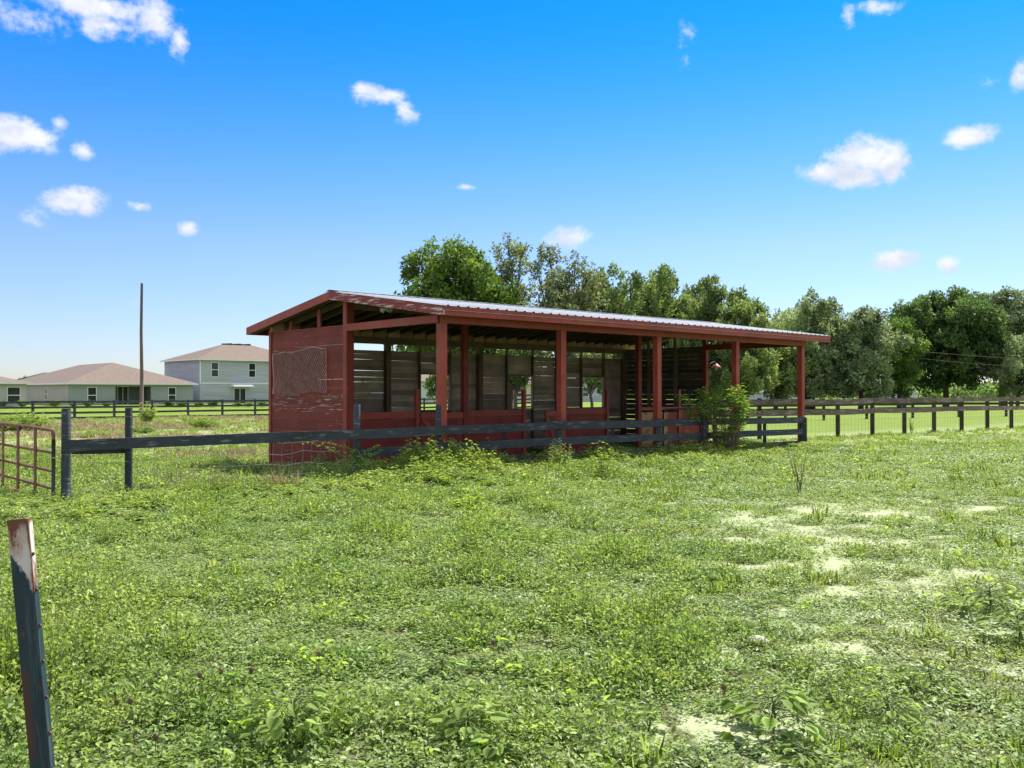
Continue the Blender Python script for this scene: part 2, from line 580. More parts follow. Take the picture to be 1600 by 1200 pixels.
M['lens'] = mat('lamp_lens', (0.16, 0.20, 0.19), 0.15, tone=0.05, spec=0.6)
M['lamp_red'] = mat('red_lamp_shade', (0.50, 0.12, 0.09), 0.45, tone=0.05, layers=[((0.6, 0.5, 0.48), (10, 10, 30), 1, .5, .6, .7)])


def tpost_look(g, vec, c):
    z = g.n('ShaderNodeSeparateXYZ', i_0=vec).outputs[2]
    x = g.n('ShaderNodeSeparateXYZ', i_0=vec).outputs[0]
    nz = g.noise(g.mapping(vec, (30, 30, 14)), 1.0, 5, 0.7)
    edge = g.math('ADD', z, g.math('MULTIPLY', x, 2.2))
    edge = g.math('ADD', edge, g.math('MULTIPLY_ADD', g.noise(g.mapping(vec, (70, 70, 40)), 1.0, 4, 0.7), 0.07, -0.035))
    white = g.math('MULTIPLY', g.smooth(edge, 1.226, 1.238), g.smooth(z, 1.198, 1.200))
    wcol = g.mix(g.smooth(nz, 0.40, 0.66), (0.56, 0.52, 0.46, 1), (0.34, 0.22, 0.14, 1))
    wcol = g.mix(g.smooth(nz, 0.58, 0.66), wcol, (0.14, 0.05, 0.025, 1))
    wcol = g.mix(g.smooth(g.math('ADD', x, g.math('MULTIPLY', nz, 0.012)), 0.0165, 0.020), wcol, (0.13, 0.055, 0.03, 1))
    c = g.mix(white, c, wcol)
    top = g.smooth(g.math('ADD', z, g.math('MULTIPLY', nz, 0.02)), 1.308, 1.318)
    c = g.mix(top, c, (0.14, 0.055, 0.03, 1))
    n2 = g.noise(g.mapping(vec, (60, 60, 9), (3, 2, 5)), 1.0, 5, 0.7)
    band = g.math('MULTIPLY', g.smooth(z, 0.93, 0.97), g.math('SUBTRACT', 1, g.smooth(z, 1.078, 1.086)))
    left = g.math('SUBTRACT', 1, g.smooth(x, -0.010, 0.0))
    c = g.mix(g.math('MULTIPLY', g.math('MULTIPLY', band, left), g.smooth(n2, 0.36, 0.44)), c, (0.07, 0.035, 0.028, 1))
    return c


M['tpost'] = mat('blue_green_enamel', (0.022, 0.046, 0.056), 0.5, (0.014, 0.030, 0.036), (1, 1, .4), 12, tone=0.05, custom=tpost_look,
                 layers=[((0.10, 0.05, 0.03), (60, 60, 30), 1, .60, .66, .8), ((0.07, 0.10, 0.11), (90, 90, 6), 1, .52, .66, .6)])
M['stud'] = mat('rusty_steel', (0.16, 0.08, 0.05), 0.7, (0.08, 0.05, 0.04), nsz=60, tone=0.2)

# foliage
LT = mat_leaf
M['leaf'] = LT('weed_leaf', [(0.113, 0.193, 0.047), (0.179, 0.269, 0.071), (0.255, 0.325, 0.104), (0.330, 0.377, 0.161)], 0.40, 0.48, 0.45, (1.2, 1.3, 0.7), 0.28)
M['leaf_y'] = LT('yellow_green_leaf', [(0.167, 0.260, 0.051), (0.251, 0.335, 0.074), (0.335, 0.391, 0.121)], 0.42, 0.5, 0.6, (1.25, 1.3, 0.65), 0.25)
M['leaf_big'] = LT('broad_leaf', [(0.24, 0.36, 0.06), (0.29, 0.41, 0.09), (0.34, 0.44, 0.13)], 0.55, 0.55, 2.0, (1.3, 1.3, 0.6), 0.2)
M['leaf_grey'] = LT('grey_green_leaf', [(0.214, 0.286, 0.107), (0.277, 0.349, 0.134), (0.339, 0.393, 0.170)], 0.38, 0.6, 0.6, (1.25, 1.3, 0.7), 0.2)
M['leaf_vine'] = LT('lance_leaf', [(0.10, 0.20, 0.04), (0.19, 0.30, 0.06), (0.32, 0.40, 0.09)], 0.45, 0.4, 3.0)
M['grass'] = LT('grass_blade', [(0.23, 0.32, 0.07), (0.29, 0.38, 0.09), (0.36, 0.40, 0.14)], 0.5, 0.6, 0.5)
M['grass_dry'] = LT('dry_grass_blade', [(0.34, 0.31, 0.17), (0.42, 0.36, 0.22), (0.47, 0.38, 0.26)], 0.4, 0.8, 0.5, (1.1, 1.0, 0.8))
M['straw'] = LT('straw', [(0.40, 0.33, 0.20), (0.50, 0.42, 0.28)], 0.2, 0.8, 2, (1.1, 1.0, 0.8))
M['t_bright'] = LT('bright_tree_leaf', [(0.055, 0.123, 0.028), (0.111, 0.190, 0.039), (0.190, 0.268, 0.061)], 0.38, 0.6, 0.5, (1.3, 1.35, .6), .2)
M['t_oak'] = LT('grey_oak_leaf', [(0.135, 0.182, 0.081), (0.216, 0.257, 0.121), (0.324, 0.365, 0.189)], 0.35, 0.6, 0.5, (1.2, 1.2, 0.7), .2)
M['t_olive'] = LT('olive_tree_leaf', [(0.117, 0.175, 0.066), (0.190, 0.255, 0.095), (0.307, 0.365, 0.146)], 0.38, 0.6, 0.5, (1.25, 1.3, .65), .2)
M['t_silver'] = LT('silvery_tree_leaf', [(0.168, 0.231, 0.112), (0.252, 0.323, 0.161), (0.379, 0.435, 0.252)], 0.35, 0.6, 0.6, (1.2, 1.2, 0.8), .2)
M['t_dark'] = LT('dark_tree_leaf', [(0.064, 0.122, 0.040), (0.122, 0.194, 0.061), (0.229, 0.315, 0.100)], 0.35, 0.6, 0.4, (1.25, 1.3, .65), .2)

# ------------------------------------------------------------------ ground
BARE = [(1340, 860, 300, 95, .34), (1130, 1130, 180, 50, .3), (1330, 805, 290, 26, .38), (1180, 818, 75, 11, 1), (1290, 797, 70, 8, .9), (1400, 802, 60, 7, .9), (1360, 850, 70, 9, 1), (1480, 893, 60, 12, 1), (1300, 885, 55, 9, .9),
        (1140, 888, 60, 10, .9), (1440, 935, 50, 6, 1), (1520, 862, 45, 7, .9), (1310, 1020, 52, 11, 1), (1200, 970, 55, 8, 1),
        (1130, 1028, 42, 13, .8), (985, 1145, 42, 13, .95), (1140, 1150, 80, 22, .9), (1540, 795, 70, 6, .9), (1230, 880, 60, 8, .7),
        (1500, 912, 70, 8, .9), (1330, 920, 50, 7, 1), (1165, 850, 45, 7, .8), (760, 1020, 30, 7, .6), (1220, 1190, 60, 16, .7),
        (1590, 935, 50, 7, .7), (1430, 870, 45, 6, .8), (975, 797, 25, 4, .6), (1240, 830, 40, 6, .8), (880, 1010, 30, 6, .5), (1480, 745, 60, 3, .6),
        (1180, 845, 60, 6, .7), (620, 1010, 18, 5, .4)]
BW = []
for (px, py, rx, ry, st) in BARE:
    c = p2g(px, py)
    a = p2g(px, py - ry).y - c.y
    b = c.y - p2g(px, py + ry).y
    BW.append((c.x, c.y, rx * c.y / F, (a + b) / 2, st))


def bare_mask(x, y):
    if y > 24:
        return 0.0
    v = 0.0
    wx, wy = x + .35 * noise.noise(Vector((x * 1.3, y * 1.3, 8))), y + .35 * noise.noise(Vector((x * 1.3, y * 1.3, 15)))
    for (cx, cy, rx, ry, st) in BW:
        q = ((wx - cx) / rx) ** 2 + ((wy - cy) / ry) ** 2
        if q < 3:
            v = max(v, st * (1.25 - 0.8 * math.sqrt(q)))
    if v <= 0:
        return 0.0
    n = noise.noise(Vector((x * 2.6, y * 2.6, 4.0))) * 0.6 + noise.noise(Vector((x * 8, y * 8, 1.0))) * 0.55
    return min(1.0, max(0.0, (v + n - 0.12) * 1.8))


def axis(lo, hi, step, end0, end1, grow=1.16):
    a = list(np.arange(lo, hi + 1e-6, step))
    s = step
    while a[-1] < end1:
        s *= grow
        a.append(a[-1] + s)
    s = step
    while a[0] > end0:
        s *= grow
        a.insert(0, a[0] - s)
    return a


xs = axis(-10, 14, 0.16, -1600, 1600)
ys = axis(2.0, 26, 0.16, -250, 2600)
gv, bare_a, lawn_a, dry_a, lit_a = [], [], [], [], []
for y in ys:
    for x in xs:
        gv.append((x, y, ground_z(x, y)))
        bare_a.append(bare_mask(x, y))
        lit_a.append((1 - smooth01(y, 16, 26)) * (1 - smooth01(abs(x), 14, 20)))
        # mown lawn beyond the brown wire fence and round the houses
        sl = (x - 10.75) * -0.61 + (y - 30) * 0.79
        lawn = smooth01(sl, 0.4, 3.0) * smooth01(x, 0, 8)
        lawn = max(lawn, smooth01(y - 0.73 * (x + 31), 66, 72) if x < 12 else 0.0, smooth01(y, 76, 90))
        lawn_a.append(lawn)
        s_ = (x + 6.05) * Vv.x + (y - 12.3) * Vv.y
        dry_a.append(smooth01(s_, 1.5, 9) * (1 - smooth01(x, -4, 6)))
nx, ny = len(xs), len(ys)
gf = np.array([[j * nx + i, j * nx + i + 1, (j + 1) * nx + i + 1, (j + 1) * nx + i] for j in range(ny - 1) for i in range(nx - 1)])
gm = bpy.data.materials.new('pasture_ground')
gm.use_nodes = True
g = NT(gm.node_tree)
go = g.n('ShaderNodeOutputMaterial')
gp = g.n('ShaderNodeBsdfPrincipled')
g.nt.links.new(gp.outputs[0], go.inputs[0])
pos = g.n('ShaderNodeNewGeometry').outputs['Position']
n1 = g.noise(pos, 0.9, 6, 0.65)
n2 = g.noise(pos, 9.0, 6, 0.7)
n3 = g.noise(g.mapping(pos, (0.10, 0.35, 1)), 1.0, 6, 0.65)
n4 = g.noise(pos, 60.0, 4, 0.7)
soil = g.mix(g.smooth(n2, 0.35, 0.65), (0.20, 0.20, 0.10, 1), (0.30, 0.30, 0.17, 1))
green = g.mix(g.smooth(n2, 0.35, 0.65), (0.18, 0.25, 0.06, 1), (0.26, 0.33, 0.10, 1))
gc = g.mix(g.smooth(n1, 0.35, 0.6), soil, green)
litter = g.mix(g.smooth(n2, 0.4, 0.6), (0.075, 0.095, 0.03, 1), (0.14, 0.145, 0.07, 1))  # shadow between the leaves, painted into the near ground colour
nr = g.n('ShaderNodeAttribute', attribute_name='litter').outputs['Fac']
gc = g.mix(nr, gc, litter)
dr = g.n('ShaderNodeAttribute', attribute_name='dry').outputs['Fac']
dry = g.mix(g.smooth(n2, 0.35, 0.65), (0.36, 0.30, 0.19, 1), (0.28, 0.27, 0.14, 1))
gc = g.mix(g.math('MULTIPLY', dr, g.smooth(n3, 0.44, 0.60, 0.05, 0.85)), gc, dry)
la = g.n('ShaderNodeAttribute', attribute_name='lawn').outputs['Fac']
lawnc = g.mix(g.smooth(n3, 0.35, 0.65), (0.15, 0.21, 0.018, 1), (0.20, 0.255, 0.026, 1))
lawnc = g.mix(g.smooth(n1, 0.42, 0.62, 0, 0.6), lawnc, (0.12, 0.185, 0.03, 1))
lawnc = g.mix(g.smooth(n2, 0.42, 0.60, 0, 0.8), lawnc, (0.105, 0.165, 0.03, 1))
gc = g.mix(la, gc, lawnc)
ba = g.n('ShaderNodeAttribute', attribute_name='bare').outputs['Fac']
sand = g.mix(g.smooth(n2, 0.3, 0.7), (0.40, 0.44, 0.245, 1), (0.31, 0.345, 0.19, 1))
sand = g.mix(g.smooth(n4, 0.52, 0.62, 0, 0.7), sand, (0.22, 0.21, 0.13, 1))
gc = g.mix(g.smooth(g.math('ADD', ba, g.math('MULTIPLY_ADD', n2, 0.7, -0.35)), 0.30, 0.44), gc, sand)
g.put(gp.inputs['Base Color'], gc)
gp.inputs['Roughness'].default_value = 0.95
gp.inputs['Specular IOR Level'].default_value = 0.1
gb = g.n('ShaderNodeBump', i_Height=g.math('ADD', n2, g.math('MULTIPLY', n4, 0.4)))
gb.inputs['Strength'].default_value = 0.7
gb.inputs['Distance'].default_value = 0.04
g.put(gp.inputs['Normal'], gb.outputs[0])
gme = np_mesh('ground', np.array(gv), gf, np.zeros(len(gf)), gm)
for nm, arr in (('bare', bare_a), ('lawn', lawn_a), ('dry', dry_a), ('litter', lit_a)):
    a_ = gme.attributes.new(nm, 'FLOAT', 'POINT')
    a_.data.foreach_set('value', np.array(arr, dtype=np.float32))
gme.polygons.foreach_set('use_smooth', [True] * len(gf))
tag(link('ground', gme), kind='structure')

# ------------------------------------------------------------------ barn
P0 = Vector((-1.27, 16.4, 0))
barn = empty('barn', P0, ANG, 'long open-sided red wooden horse shed with a low ribbed metal roof behind the black fence', 'barn')


def B(t, w_, z):
    return P0 + U * t + Vv * w_ + Vector((0, 0, z))


def barn_t(px, w_):
    r = (px - 800) / F
    return (r * (P0.y + Vv.y * w_) - (P0.x + Vv.x * w_)) / (U.x - r * U.y)


def zr(w_):
    return 3.57 - 0.1467 * abs(w_ - 3.35)


T0, T1, W0, W1 = -0.30, 12.95, -0.40, 7.09


def part(name, mb, m, parent=None, label=None):
    o = mb.build(name, m, parent or barn)
    if label:
        o['label'] = label
    return o


# roof panels with ribs running down the slope
for side in (0, 1):
    mb = MB()
    wa, wb = (W0 - 0.05, 3.35) if side == 0 else (3.35, W1 + 0.05)
    ts, hs = [T0 - 0.03], [0.0]
    t = T0 + 0.10
    while t < T1 - 0.05:
        ts += [t - 0.035, t - 0.015, t + 0.015, t + 0.035]
        hs += [0, 0.018, 0.018, 0]
        t += 0.229
    ts.append(T1 + 0.03)
    hs.append(0.0)
    vs = []
    for wv_ in (wa, wb):
        for a, h in zip(ts, hs):
            vs.append((a, wv_, zr(wv_) + h))
    for wv_ in (wa, wb):
        for a, h in zip(ts, hs):
            vs.append((a, wv_, zr(wv_) + h - 0.004))
    n = len(ts)
    fs = []
    for i in range(n - 1):
        fs.append((i, i + 1, n + i + 1, n + i))
        fs.append((2 * n + i, 3 * n + i, 3 * n + i + 1, 2 * n + i + 1))
        fs.append((i, 2 * n + i, 2 * n + i + 1, i + 1))
    mb.add(vs, fs, 0, 0.5)
    part('roof_panel', mb, M['metalroof'])
mb = MB()
for sgn in (-1, 1):
    mb.beam((T0 - 0.035, 3.35 + sgn * 0.08, zr(3.35 + sgn * 0.08) + 0.031), (T1 + 0.035, 3.35 + sgn * 0.08, zr(3.35 + sgn * 0.08) + 0.031), 0.17, 0.003,
            up=(0, sgn * 0.1467, 1))
part('ridge_cap', mb, M['metalroof'])
# deck boards under the metal
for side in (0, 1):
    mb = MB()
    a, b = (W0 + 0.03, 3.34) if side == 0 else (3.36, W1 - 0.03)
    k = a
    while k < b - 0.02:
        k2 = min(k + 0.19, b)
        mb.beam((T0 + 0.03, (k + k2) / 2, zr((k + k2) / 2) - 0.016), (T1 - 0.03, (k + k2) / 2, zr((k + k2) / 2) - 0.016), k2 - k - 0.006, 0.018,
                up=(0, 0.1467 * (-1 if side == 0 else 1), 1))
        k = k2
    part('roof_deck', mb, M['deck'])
# rafters
t = T0 + 0.12 + 0.203
while t < T1 - 0.3:
    mb = MB()
    mb.box((t - 0.17, 6.247, 2.876), (t + 0.17, 6.28, zr(6.26) - 0.045))
    part('eave_block', mb, M['block'])  # added pieces; bounce light under the rear eave put into their colour
    t += 0.406
t = T0 + 0.12
while t < T1 - 0.05:
    for side in (0, 1):
        mb = MB()
        a, b = (W0 + 0.01, 3.33) if side == 0 else (3.37, W1 - 0.01)
        mb.beam((t, a, zr(a) - 0.10), (t, b, zr(b) - 0.10), 0.042, 0.14)
        part('rafter', mb, M['rafter'])
    t += 0.406
# fascia boards
mb = MB()
mb.box((T0, W0 - 0.035, 2.842), (T1, W0, 3.008))
mb.box((T0 - .001, W0 - 0.052, 2.940), (T1, W0 - 0.036, 3.003))
mb.box((T0, W0 - 0.0535, 2.932), (T1, W0 - 0.036, 2.9375), 1)
mb.box((T0 - 0.003, W0 - 0.054, 2.85), (T0 + 0.012, W0 - 0.0365, 2.928), 1)
part('fascia', mb, [M['red_post'], M['palewood']])
mb = MB()
mb.box((T0, W1, 2.842), (T1, W1 + 0.035, 3.008))
part('fascia', mb, M['red'])
for tt, mm in ((T0 - 0.02, 'red_worn'), (T1 + 0.005, 'red')):
    for side in (0, 1):
        mb = MB()
        a, b = (W0 - 0.035, 3.349) if side == 0 else (3.351, W1 + 0.035)
        x0, x1 = tt - 0.02, tt + 0.018
        vs = []
        for x in (x0, x1):
            vs += [(x, a, zr(a) - 0.175), (x, b, zr(b) - 0.175), (x, b, zr(b) - 0.006), (x, a, zr(a) - 0.006)]
        mb.add(vs, [(0, 3, 2, 1), (4, 5, 6, 7), (0, 1, 5, 4), (1, 2, 6, 5), (2, 3, 7, 6), (3, 0, 4, 7)], 0, 0.6)
        part('rake_board', mb, M['red_worn' if (mm == 'red_worn' and side == 0) else 'red_post' if mm == 'red_worn' else 'red'])
# posts
TP = [0.0, 3.05, 6.10, 9.15, 12.2]
for t in TP:
    mb = MB()
    mb.box((t - 0.07, -0.07, -0.6), (t + 0.07, 0.07, 2.735), tone=0.9)
    part('front_post', mb, M['red_post'])
    mb = MB()
    mb.box((t - 0.065, 3.055, -0.6), (t + 0.065, 3.185, zr(3.12) - 0.175), tone=0.35)
    part('middle_post', mb, M['red'])
    mb = MB()
    tq = min(max(t, 0.09), 12.1)
    mb.box((tq - 0.07, 6.16, -0.7), (tq + 0.07, 6.295, 2.70))
    part('rear_post', mb, M['rawwood'])
# beams
def bpart(name, a, b, m, tone=0.5):
    mb = MB()
    mb.box(a, b, tone=tone)
    return part(name, mb, m)


bpart('front_beam', (-0.075, -0.085, 2.738), (12.275, -0.03, 2.905), M['red_post'], 0.3)
bpart('front_beam', (-0.03, 0.0, 2.738), (12.275, 0.045, 2.90), M['red'], 0.3)
bpart('end_beam', (-0.115, -0.02, 2.74), (-0.073, 3.05, 2.885), M['red_post'], 0.7)
bpart('end_beam', (12.16, 0.06, 2.72), (12.20, 3.05, 2.885), M['red'], 0.1)
bpart('middle_beam', (-0.05, 3.10, 3.20), (12.25, 3.145, 3.36), M['rawwood'])
bpart('rear_beam', (0.0, 6.20, 2.705), (12.2, 6.245, 2.872), M['rawwood'])
bpart('rear_beam', (0.0, 6.30, 2.705), (12.2, 6.335, 2.872), M['red'])
# left gable wall
def boards_w(mb, x0, x1, wa, wb, za, zb, gap=0.004, bh=0.18, jit=0.003):
    z = za
    while z < zb - 0.02:
        z2 = min(z + bh, zb)
        j = random.uniform(-jit, jit)
        mb.box((x0 + j, wa, z + gap), (x1 + j, wb, z2))
        z = z2


mb = MB()
boards_w(mb, -0.085, -0.06, 3.20, 6.33, -0.40, 2.88)
part('gable_siding', mb, M['siding'])
bpart('corner_board', (-0.11, 6.335, -0.4), (-0.02, 6.44, 3.0), M['red_post'], 0.1)
bpart('corner_board', (-0.105, 3.06, -0.3), (-0.071, 3.196, zr(3.12) - 0.18), M['red_post'], 0.2)
for ws, wd in ((5.42, 0.045), (4.19, 0.06)):
    bpart('gable_stud', (-0.10, ws - wd, 2.882), (-0.06, ws + wd, zr(ws) - 0.18), M['red'], 0.5)
bpart('gable_plate', (-0.055, 3.2, 2.80), (-0.01, 6.3, 2.875), M['rawwood'])
# right end wall
mb = MB()
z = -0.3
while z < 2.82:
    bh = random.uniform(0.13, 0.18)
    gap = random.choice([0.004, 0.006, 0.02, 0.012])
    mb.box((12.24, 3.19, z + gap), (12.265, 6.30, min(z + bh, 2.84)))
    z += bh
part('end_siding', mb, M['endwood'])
for ws in (4.22, 5.25):
    bpart('end_stud', (12.145, ws - 0.045, -0.5), (12.235, ws + 0.045, zr(ws) - 0.18), M['rawwood'])
# rear wall, board by board, with window openings and daylight gaps
mb = MB()
for s in range(4):
    a, b = TP[s], TP[s + 1]
    cuts = [a + 0.02, a + 1.02, a + 2.03, b - 0.02]
    for k in range(3):
        z = -0.45
        lo, hi = cuts[k] - 0.02 + (0.022 if k else 0), cuts[k + 1]
        while z < 2.52:
            bh = random.uniform(0.125, 0.165)
            airy = (s, k) in ((0, 2), (0, 1), (0, 0), (2, 1), (3, 0), (3, 2), (2, 2))
            gp_ = random.choice([0.002, 0.012, 0.002]) if airy else random.choice([0.001] * 7 + [0.007])
            z2 = min(z + bh, 2.54)
            if k == 1 and z2 > 1.02 and z < 1.93:
                if z < 1.02:
                    mb.box((lo, 6.30, z + gp_), (hi, 6.325, 1.02))
                elif z2 > 1.95:
                    mb.box((lo, 6.30, 1.95), (hi, 6.325, z2))
            else:
                j = random.uniform(-0.006, 0.006)
                tl = random.uniform(-0.004, 0.004)
                ya, yb = 6.305 + j / 3, 6.33 + j / 3
                za, zb = z + gp_ + tl, z + gp_ * random.uniform(-.3, 1.2) + tl * .3
                mb.add([(lo, ya, za), (hi, ya, zb), (hi, yb, zb), (lo, yb, za), (lo, ya, z2), (hi, ya, z2), (hi, yb, z2), (lo, yb, z2)],
                       [(0, 3, 2, 1), (4, 5, 6, 7), (0, 1, 5, 4), (1, 2, 6, 5), (2, 3, 7, 6), (3, 0, 4, 7)])
            z = z2
part('rear_siding', mb, M['greywood'])
for s in range(4):
    a = TP[s]
    for k in (1.02, 2.03):
        bpart('rear_stud', (a + k - 0.02, 6.21, -0.5), (a + k + 0.02, 6.298, 2.703), M['rawwood'])
    for (za, zb) in ((0.975, 1.015), (1.955, 1.995)):
        bpart('window_sill', (a + 1.045, 6.215, za), (a + 2.005, 6.297, zb), M['rawwood'])


# stall front: half-height red walls, jambs, doors
def half_wall(ta, tb, ztop=1.07, cap='red_post'):
    mb = MB()
    z = -0.35
    while z < ztop - 0.16:
        z2 = min(z + 0.18, ztop - 0.145)
        mb.box((ta, 3.10, z + 0.004), (tb, 3.125, z2))
        z = z2
    part('stall_wall', mb, M['red'])
    bpart('wall_cap', (ta - .002, 3.085, ztop - 0.14), (tb + .002, 3.128, ztop), M[cap], 0.1)


half_wall(0.08, 1.64)
half_wall(3.13, 4.82)
half_wall(6.18, 7.80)
half_wall(10.98, 12.12)
for t in (1.70, 4.87, 7.85, 10.90):
    bpart('door_jamb', (t - 0.045, 3.06, -0.5), (t + 0.045, 3.14, 1.56), M['red_post'], 0.3)


def stall_door(t_h, t_e, swing, label):
    root = empty('stall_door', (t_h, 3.07, 0), swing)
    del_keys = [k for k in root.keys()]
    root.parent = barn
    root['label'] = label
    L_ = t_e - t_h
    sg = 1 if L_ > 0 else -1
    L_ = abs(L_)
    mb = MB()
    k = 0.0
    while k < L_ - 0.01:
        k2 = min(k + 0.145, L_)
        mb.box((sg * (k + 0.003), 0.0, -0.2), (sg * k2, 0.02, 1.03))
        k = k2
    mb.build('door_planks', M['red'], root)
    mb = MB()
    mb.box((0, -0.022, 0.90), (sg * L_, -0.001, 1.03))
    mb.box((0, -0.022, -0.12), (sg * L_, -0.001, 0.02))
    mb.beam((sg * 0.05, -0.012, 0.03), (sg * (L_ - 0.05), -0.012, 0.89), 0.02, 0.10, up=(0, 0, 1))
    mb.build('door_brace', M['red_post'], root)


stall_door(2.96, 1.78, 0.0, 'closed plank stall door in the first stall front')
stall_door(6.02, 5.42, 0.22, 'narrow plank stall door standing ajar')
bpart('wall_cap', (9.22, 3.085, 0.99), (10.85, 3.13, 1.07), M['red_post'], 0.4)
mb = MB()
mb.box((9.24, 3.10, -0.1), (10.40, 3.112, 0.93))
part('plywood_sheet', mb, M['plywood'], label='tan plywood sheet with dark swirling grain')
bpart('stall_wall', (10.41, 3.10, -0.3), (10.85, 3.125, 0.93), M['red'])
# twin floodlight under the ridge side of the front gable bay
fl = empty('floodlight', B(-0.10, 1.55, 3.155), ANG, 'small twin-headed white floodlight under the left end of the shed roof', 'floodlight')
mb = MB()
mb.lathe((0, 0, 0.0), [(0.0, 0.03), (0.05, 0.03), (0.055, 0.0), (0.03, -0.03), (0.0, -0.03)], 16)
mb.build('base', M['white_plastic'], fl)
for sx in (-1, 1):
    hd = MB()
    ax = Vector((-0.35, sx * 0.8, -0.4)).normalized()
    p = Vector((0, 0, -0.02))
    hd.tube([p, p + ax * 0.05, p + ax * 0.06, p + ax * 0.12, p + ax * 0.16, p + ax * 0.162], [0.012, 0.015, 0.03, 0.045, 0.062, 0.05], 16)
    h = hd.build('lamp_head', M['white_plastic'], fl)
    ln = MB()
    ln.tube([p + ax * 0.163, p + ax * 0.168], [0.055, 0.05], 16)
    ln.build('lens', M['lens'], h)
# small barn lamp on the right middle post
lp = empty('wall_lamp', B(12.28, 3.0, 2.33), ANG, 'small faded red lamp shade on the post at the far right bay', 'lamp')
mb = MB()
mb.tube([(0, 0, 0), (0.08, -0.04, 0.05), (0.16, -0.08, 0.03), (0.17, -0.085, -0.01)], 0.010, 8)
mb.build('bracket', M['blackpipe'], lp)
mb = MB()
mb.lathe((0.17, -0.085, -0.10), [(0.02, 0.10), (0.05, 0.08), (0.12, 0.02), (0.15, -0.02), (0.145, -0.022), (0.05, 0.07)], 20)
mb.build('shade', M['lamp_red'], lp)
mb = MB()
mb.lathe((0.17, -0.085, -0.13), [(0.0, -0.05), (0.025, -0.035), (0.03, 0.0), (0.02, 0.05)], 12)
mb.build('bulb', M['white_plastic'], lp)

# rope net hung on the left wall
net = empty('rope_net', B(-0.11, 5.0, 1.4), ANG, 'torn off-white rope net hung flat on the red left wall', 'net')
mb = MB()
NC, NR = 64, 18
nt_pts = {}
for r_ in range(NR + 1):
    for c_ in range(NC + 1):
        u_ = c_ / NC
        v_ = r_ / NR
        wpos = 6.20 - u_ * 2.36 + 0.03 * math.sin(v_ * 6 + 1) * (1 - u_)
        sag = 0.11 * (math.sin(u_ * 2 * math.pi - 1.4) ** 2) * (1 - v_) + 0.05 * math.sin(u_ * 9 + v_ * 4) * (v_ * .7 + .3)
        ztop_ = 2.43 + 0.05 * u_ - 0.10 * math.sin(math.pi * min(1, u_ * 2)) * 0.4
        z = ztop_ - v_ * 1.0 - sag * 0.55
        z += 0.03 * noise.noise(Vector((u_ * 4, v_ * 4, 2)))
        nt_pts[(r_, c_)] = Vector((-0.004 - 0.01 * random.random(), wpos - 5.0, z - 1.4))
for r_ in range(NR):
    for c_ in range(NC):
        if (r_ + c_) % 2 == 0:
            mb.tube([nt_pts[(r_, c_)], nt_pts[(r_ + 1, c_ + 1)]], 0.0018, 3, cap=False)
            if c_ > 0:
                mb.tube([nt_pts[(r_, c_)], nt_pts[(r_ + 1, c_ - 1)]], 0.0072, 3, cap=False)
mb.build('mesh', M['rope'], net)
mb = MB()
mb.tube([nt_pts[(0, c_)] for c_ in range(NC + 1)], 0.008, 5)
mb.tube([nt_pts[(r_, 0)] for r_ in range(NR + 1)], 0.008, 5)
mb.tube([nt_pts[(r_, NC)] for r_ in range(NR + 1)], 0.008, 5)
mb.build('border_cord', M['rope'], net)

# ------------------------------------------------------------------ black board fence in front of the barn
def rail_between(root, name, a, b, za, zb, h=0.14, th=0.035, m='blackfence', wob=0.01):
    mb = MB()
    p0 = Vector((a[0], a[1], za - h / 2 + random.uniform(-wob, wob) * .3))
    p1 = Vector((b[0], b[1], zb - h / 2))
    mid = (p0 + p1) / 2 + Vector((0, 0, random.uniform(-wob, wob)))
    n = 6
    d = (p1 - p0).normalized()
    sd_ = Vector((d.y, -d.x, 0)).normalized()
    vs = []
    for i in range(n + 1):
        u = i / n
        c = p0.lerp(p1, u) + (mid - (p0 + p1) / 2) * (4 * u * (1 - u))
        hh = h / 2 * (1 + random.uniform(-.03, .03))
        for (s_, q) in ((-1, -1), (1, -1), (1, 1), (-1, 1)):
            vs.append(c + sd_ * (s_ * th / 2) + Vector((0, 0, q * hh)))
    fs = [(0, 3, 2, 1), (n * 4, n * 4 + 1, n * 4 + 2, n * 4 + 3)]
    for i in range(n):
        for k in range(4):
            k2 = (k + 1) % 4
            fs.append((i * 4 + k, i * 4 + k2, i * 4 + 4 + k2, i * 4 + 4 + k))
    mb.add(vs, fs)
    o = mb.build(name, M[m], root, loc=-Vector(root.location))
    return o


def post_at(root, x, y, ztop, zbot, r, m='blackfence', square=False, name='post', lean=0.0):
    mb = MB()
    if square:
        mb.box((x - r, y - r, zbot), (x + r, y + r, ztop))
        o = mb.build(name, M[m], root, loc=-Vector(root.location))
    else:
        mb.tube([(x, y, zbot), (x + lean * .5, y, (zbot + ztop) / 2), (x + lean, y, ztop - 0.012), (x + lean, y, ztop)],
                [r * 1.05, r, r * 0.98, r * 0.86], 16)
        o = mb.build(name, M[m], root, loc=-Vector(root.location))
    return o


FD = [  # column, depth, top-rail height
    (102, 12.30, 0.845), (200, 12.85, 0.85), (557, 14.95, 0.878), (690, 16.05, 0.905), (874, 18.05, 0.915), (1029, 20.25, 0.875),
    (1146, 22.4, 0.85), (1252, 24.45, 0.82)]


def fpt(px, d):
    return ((px - 800) / F * d, d)


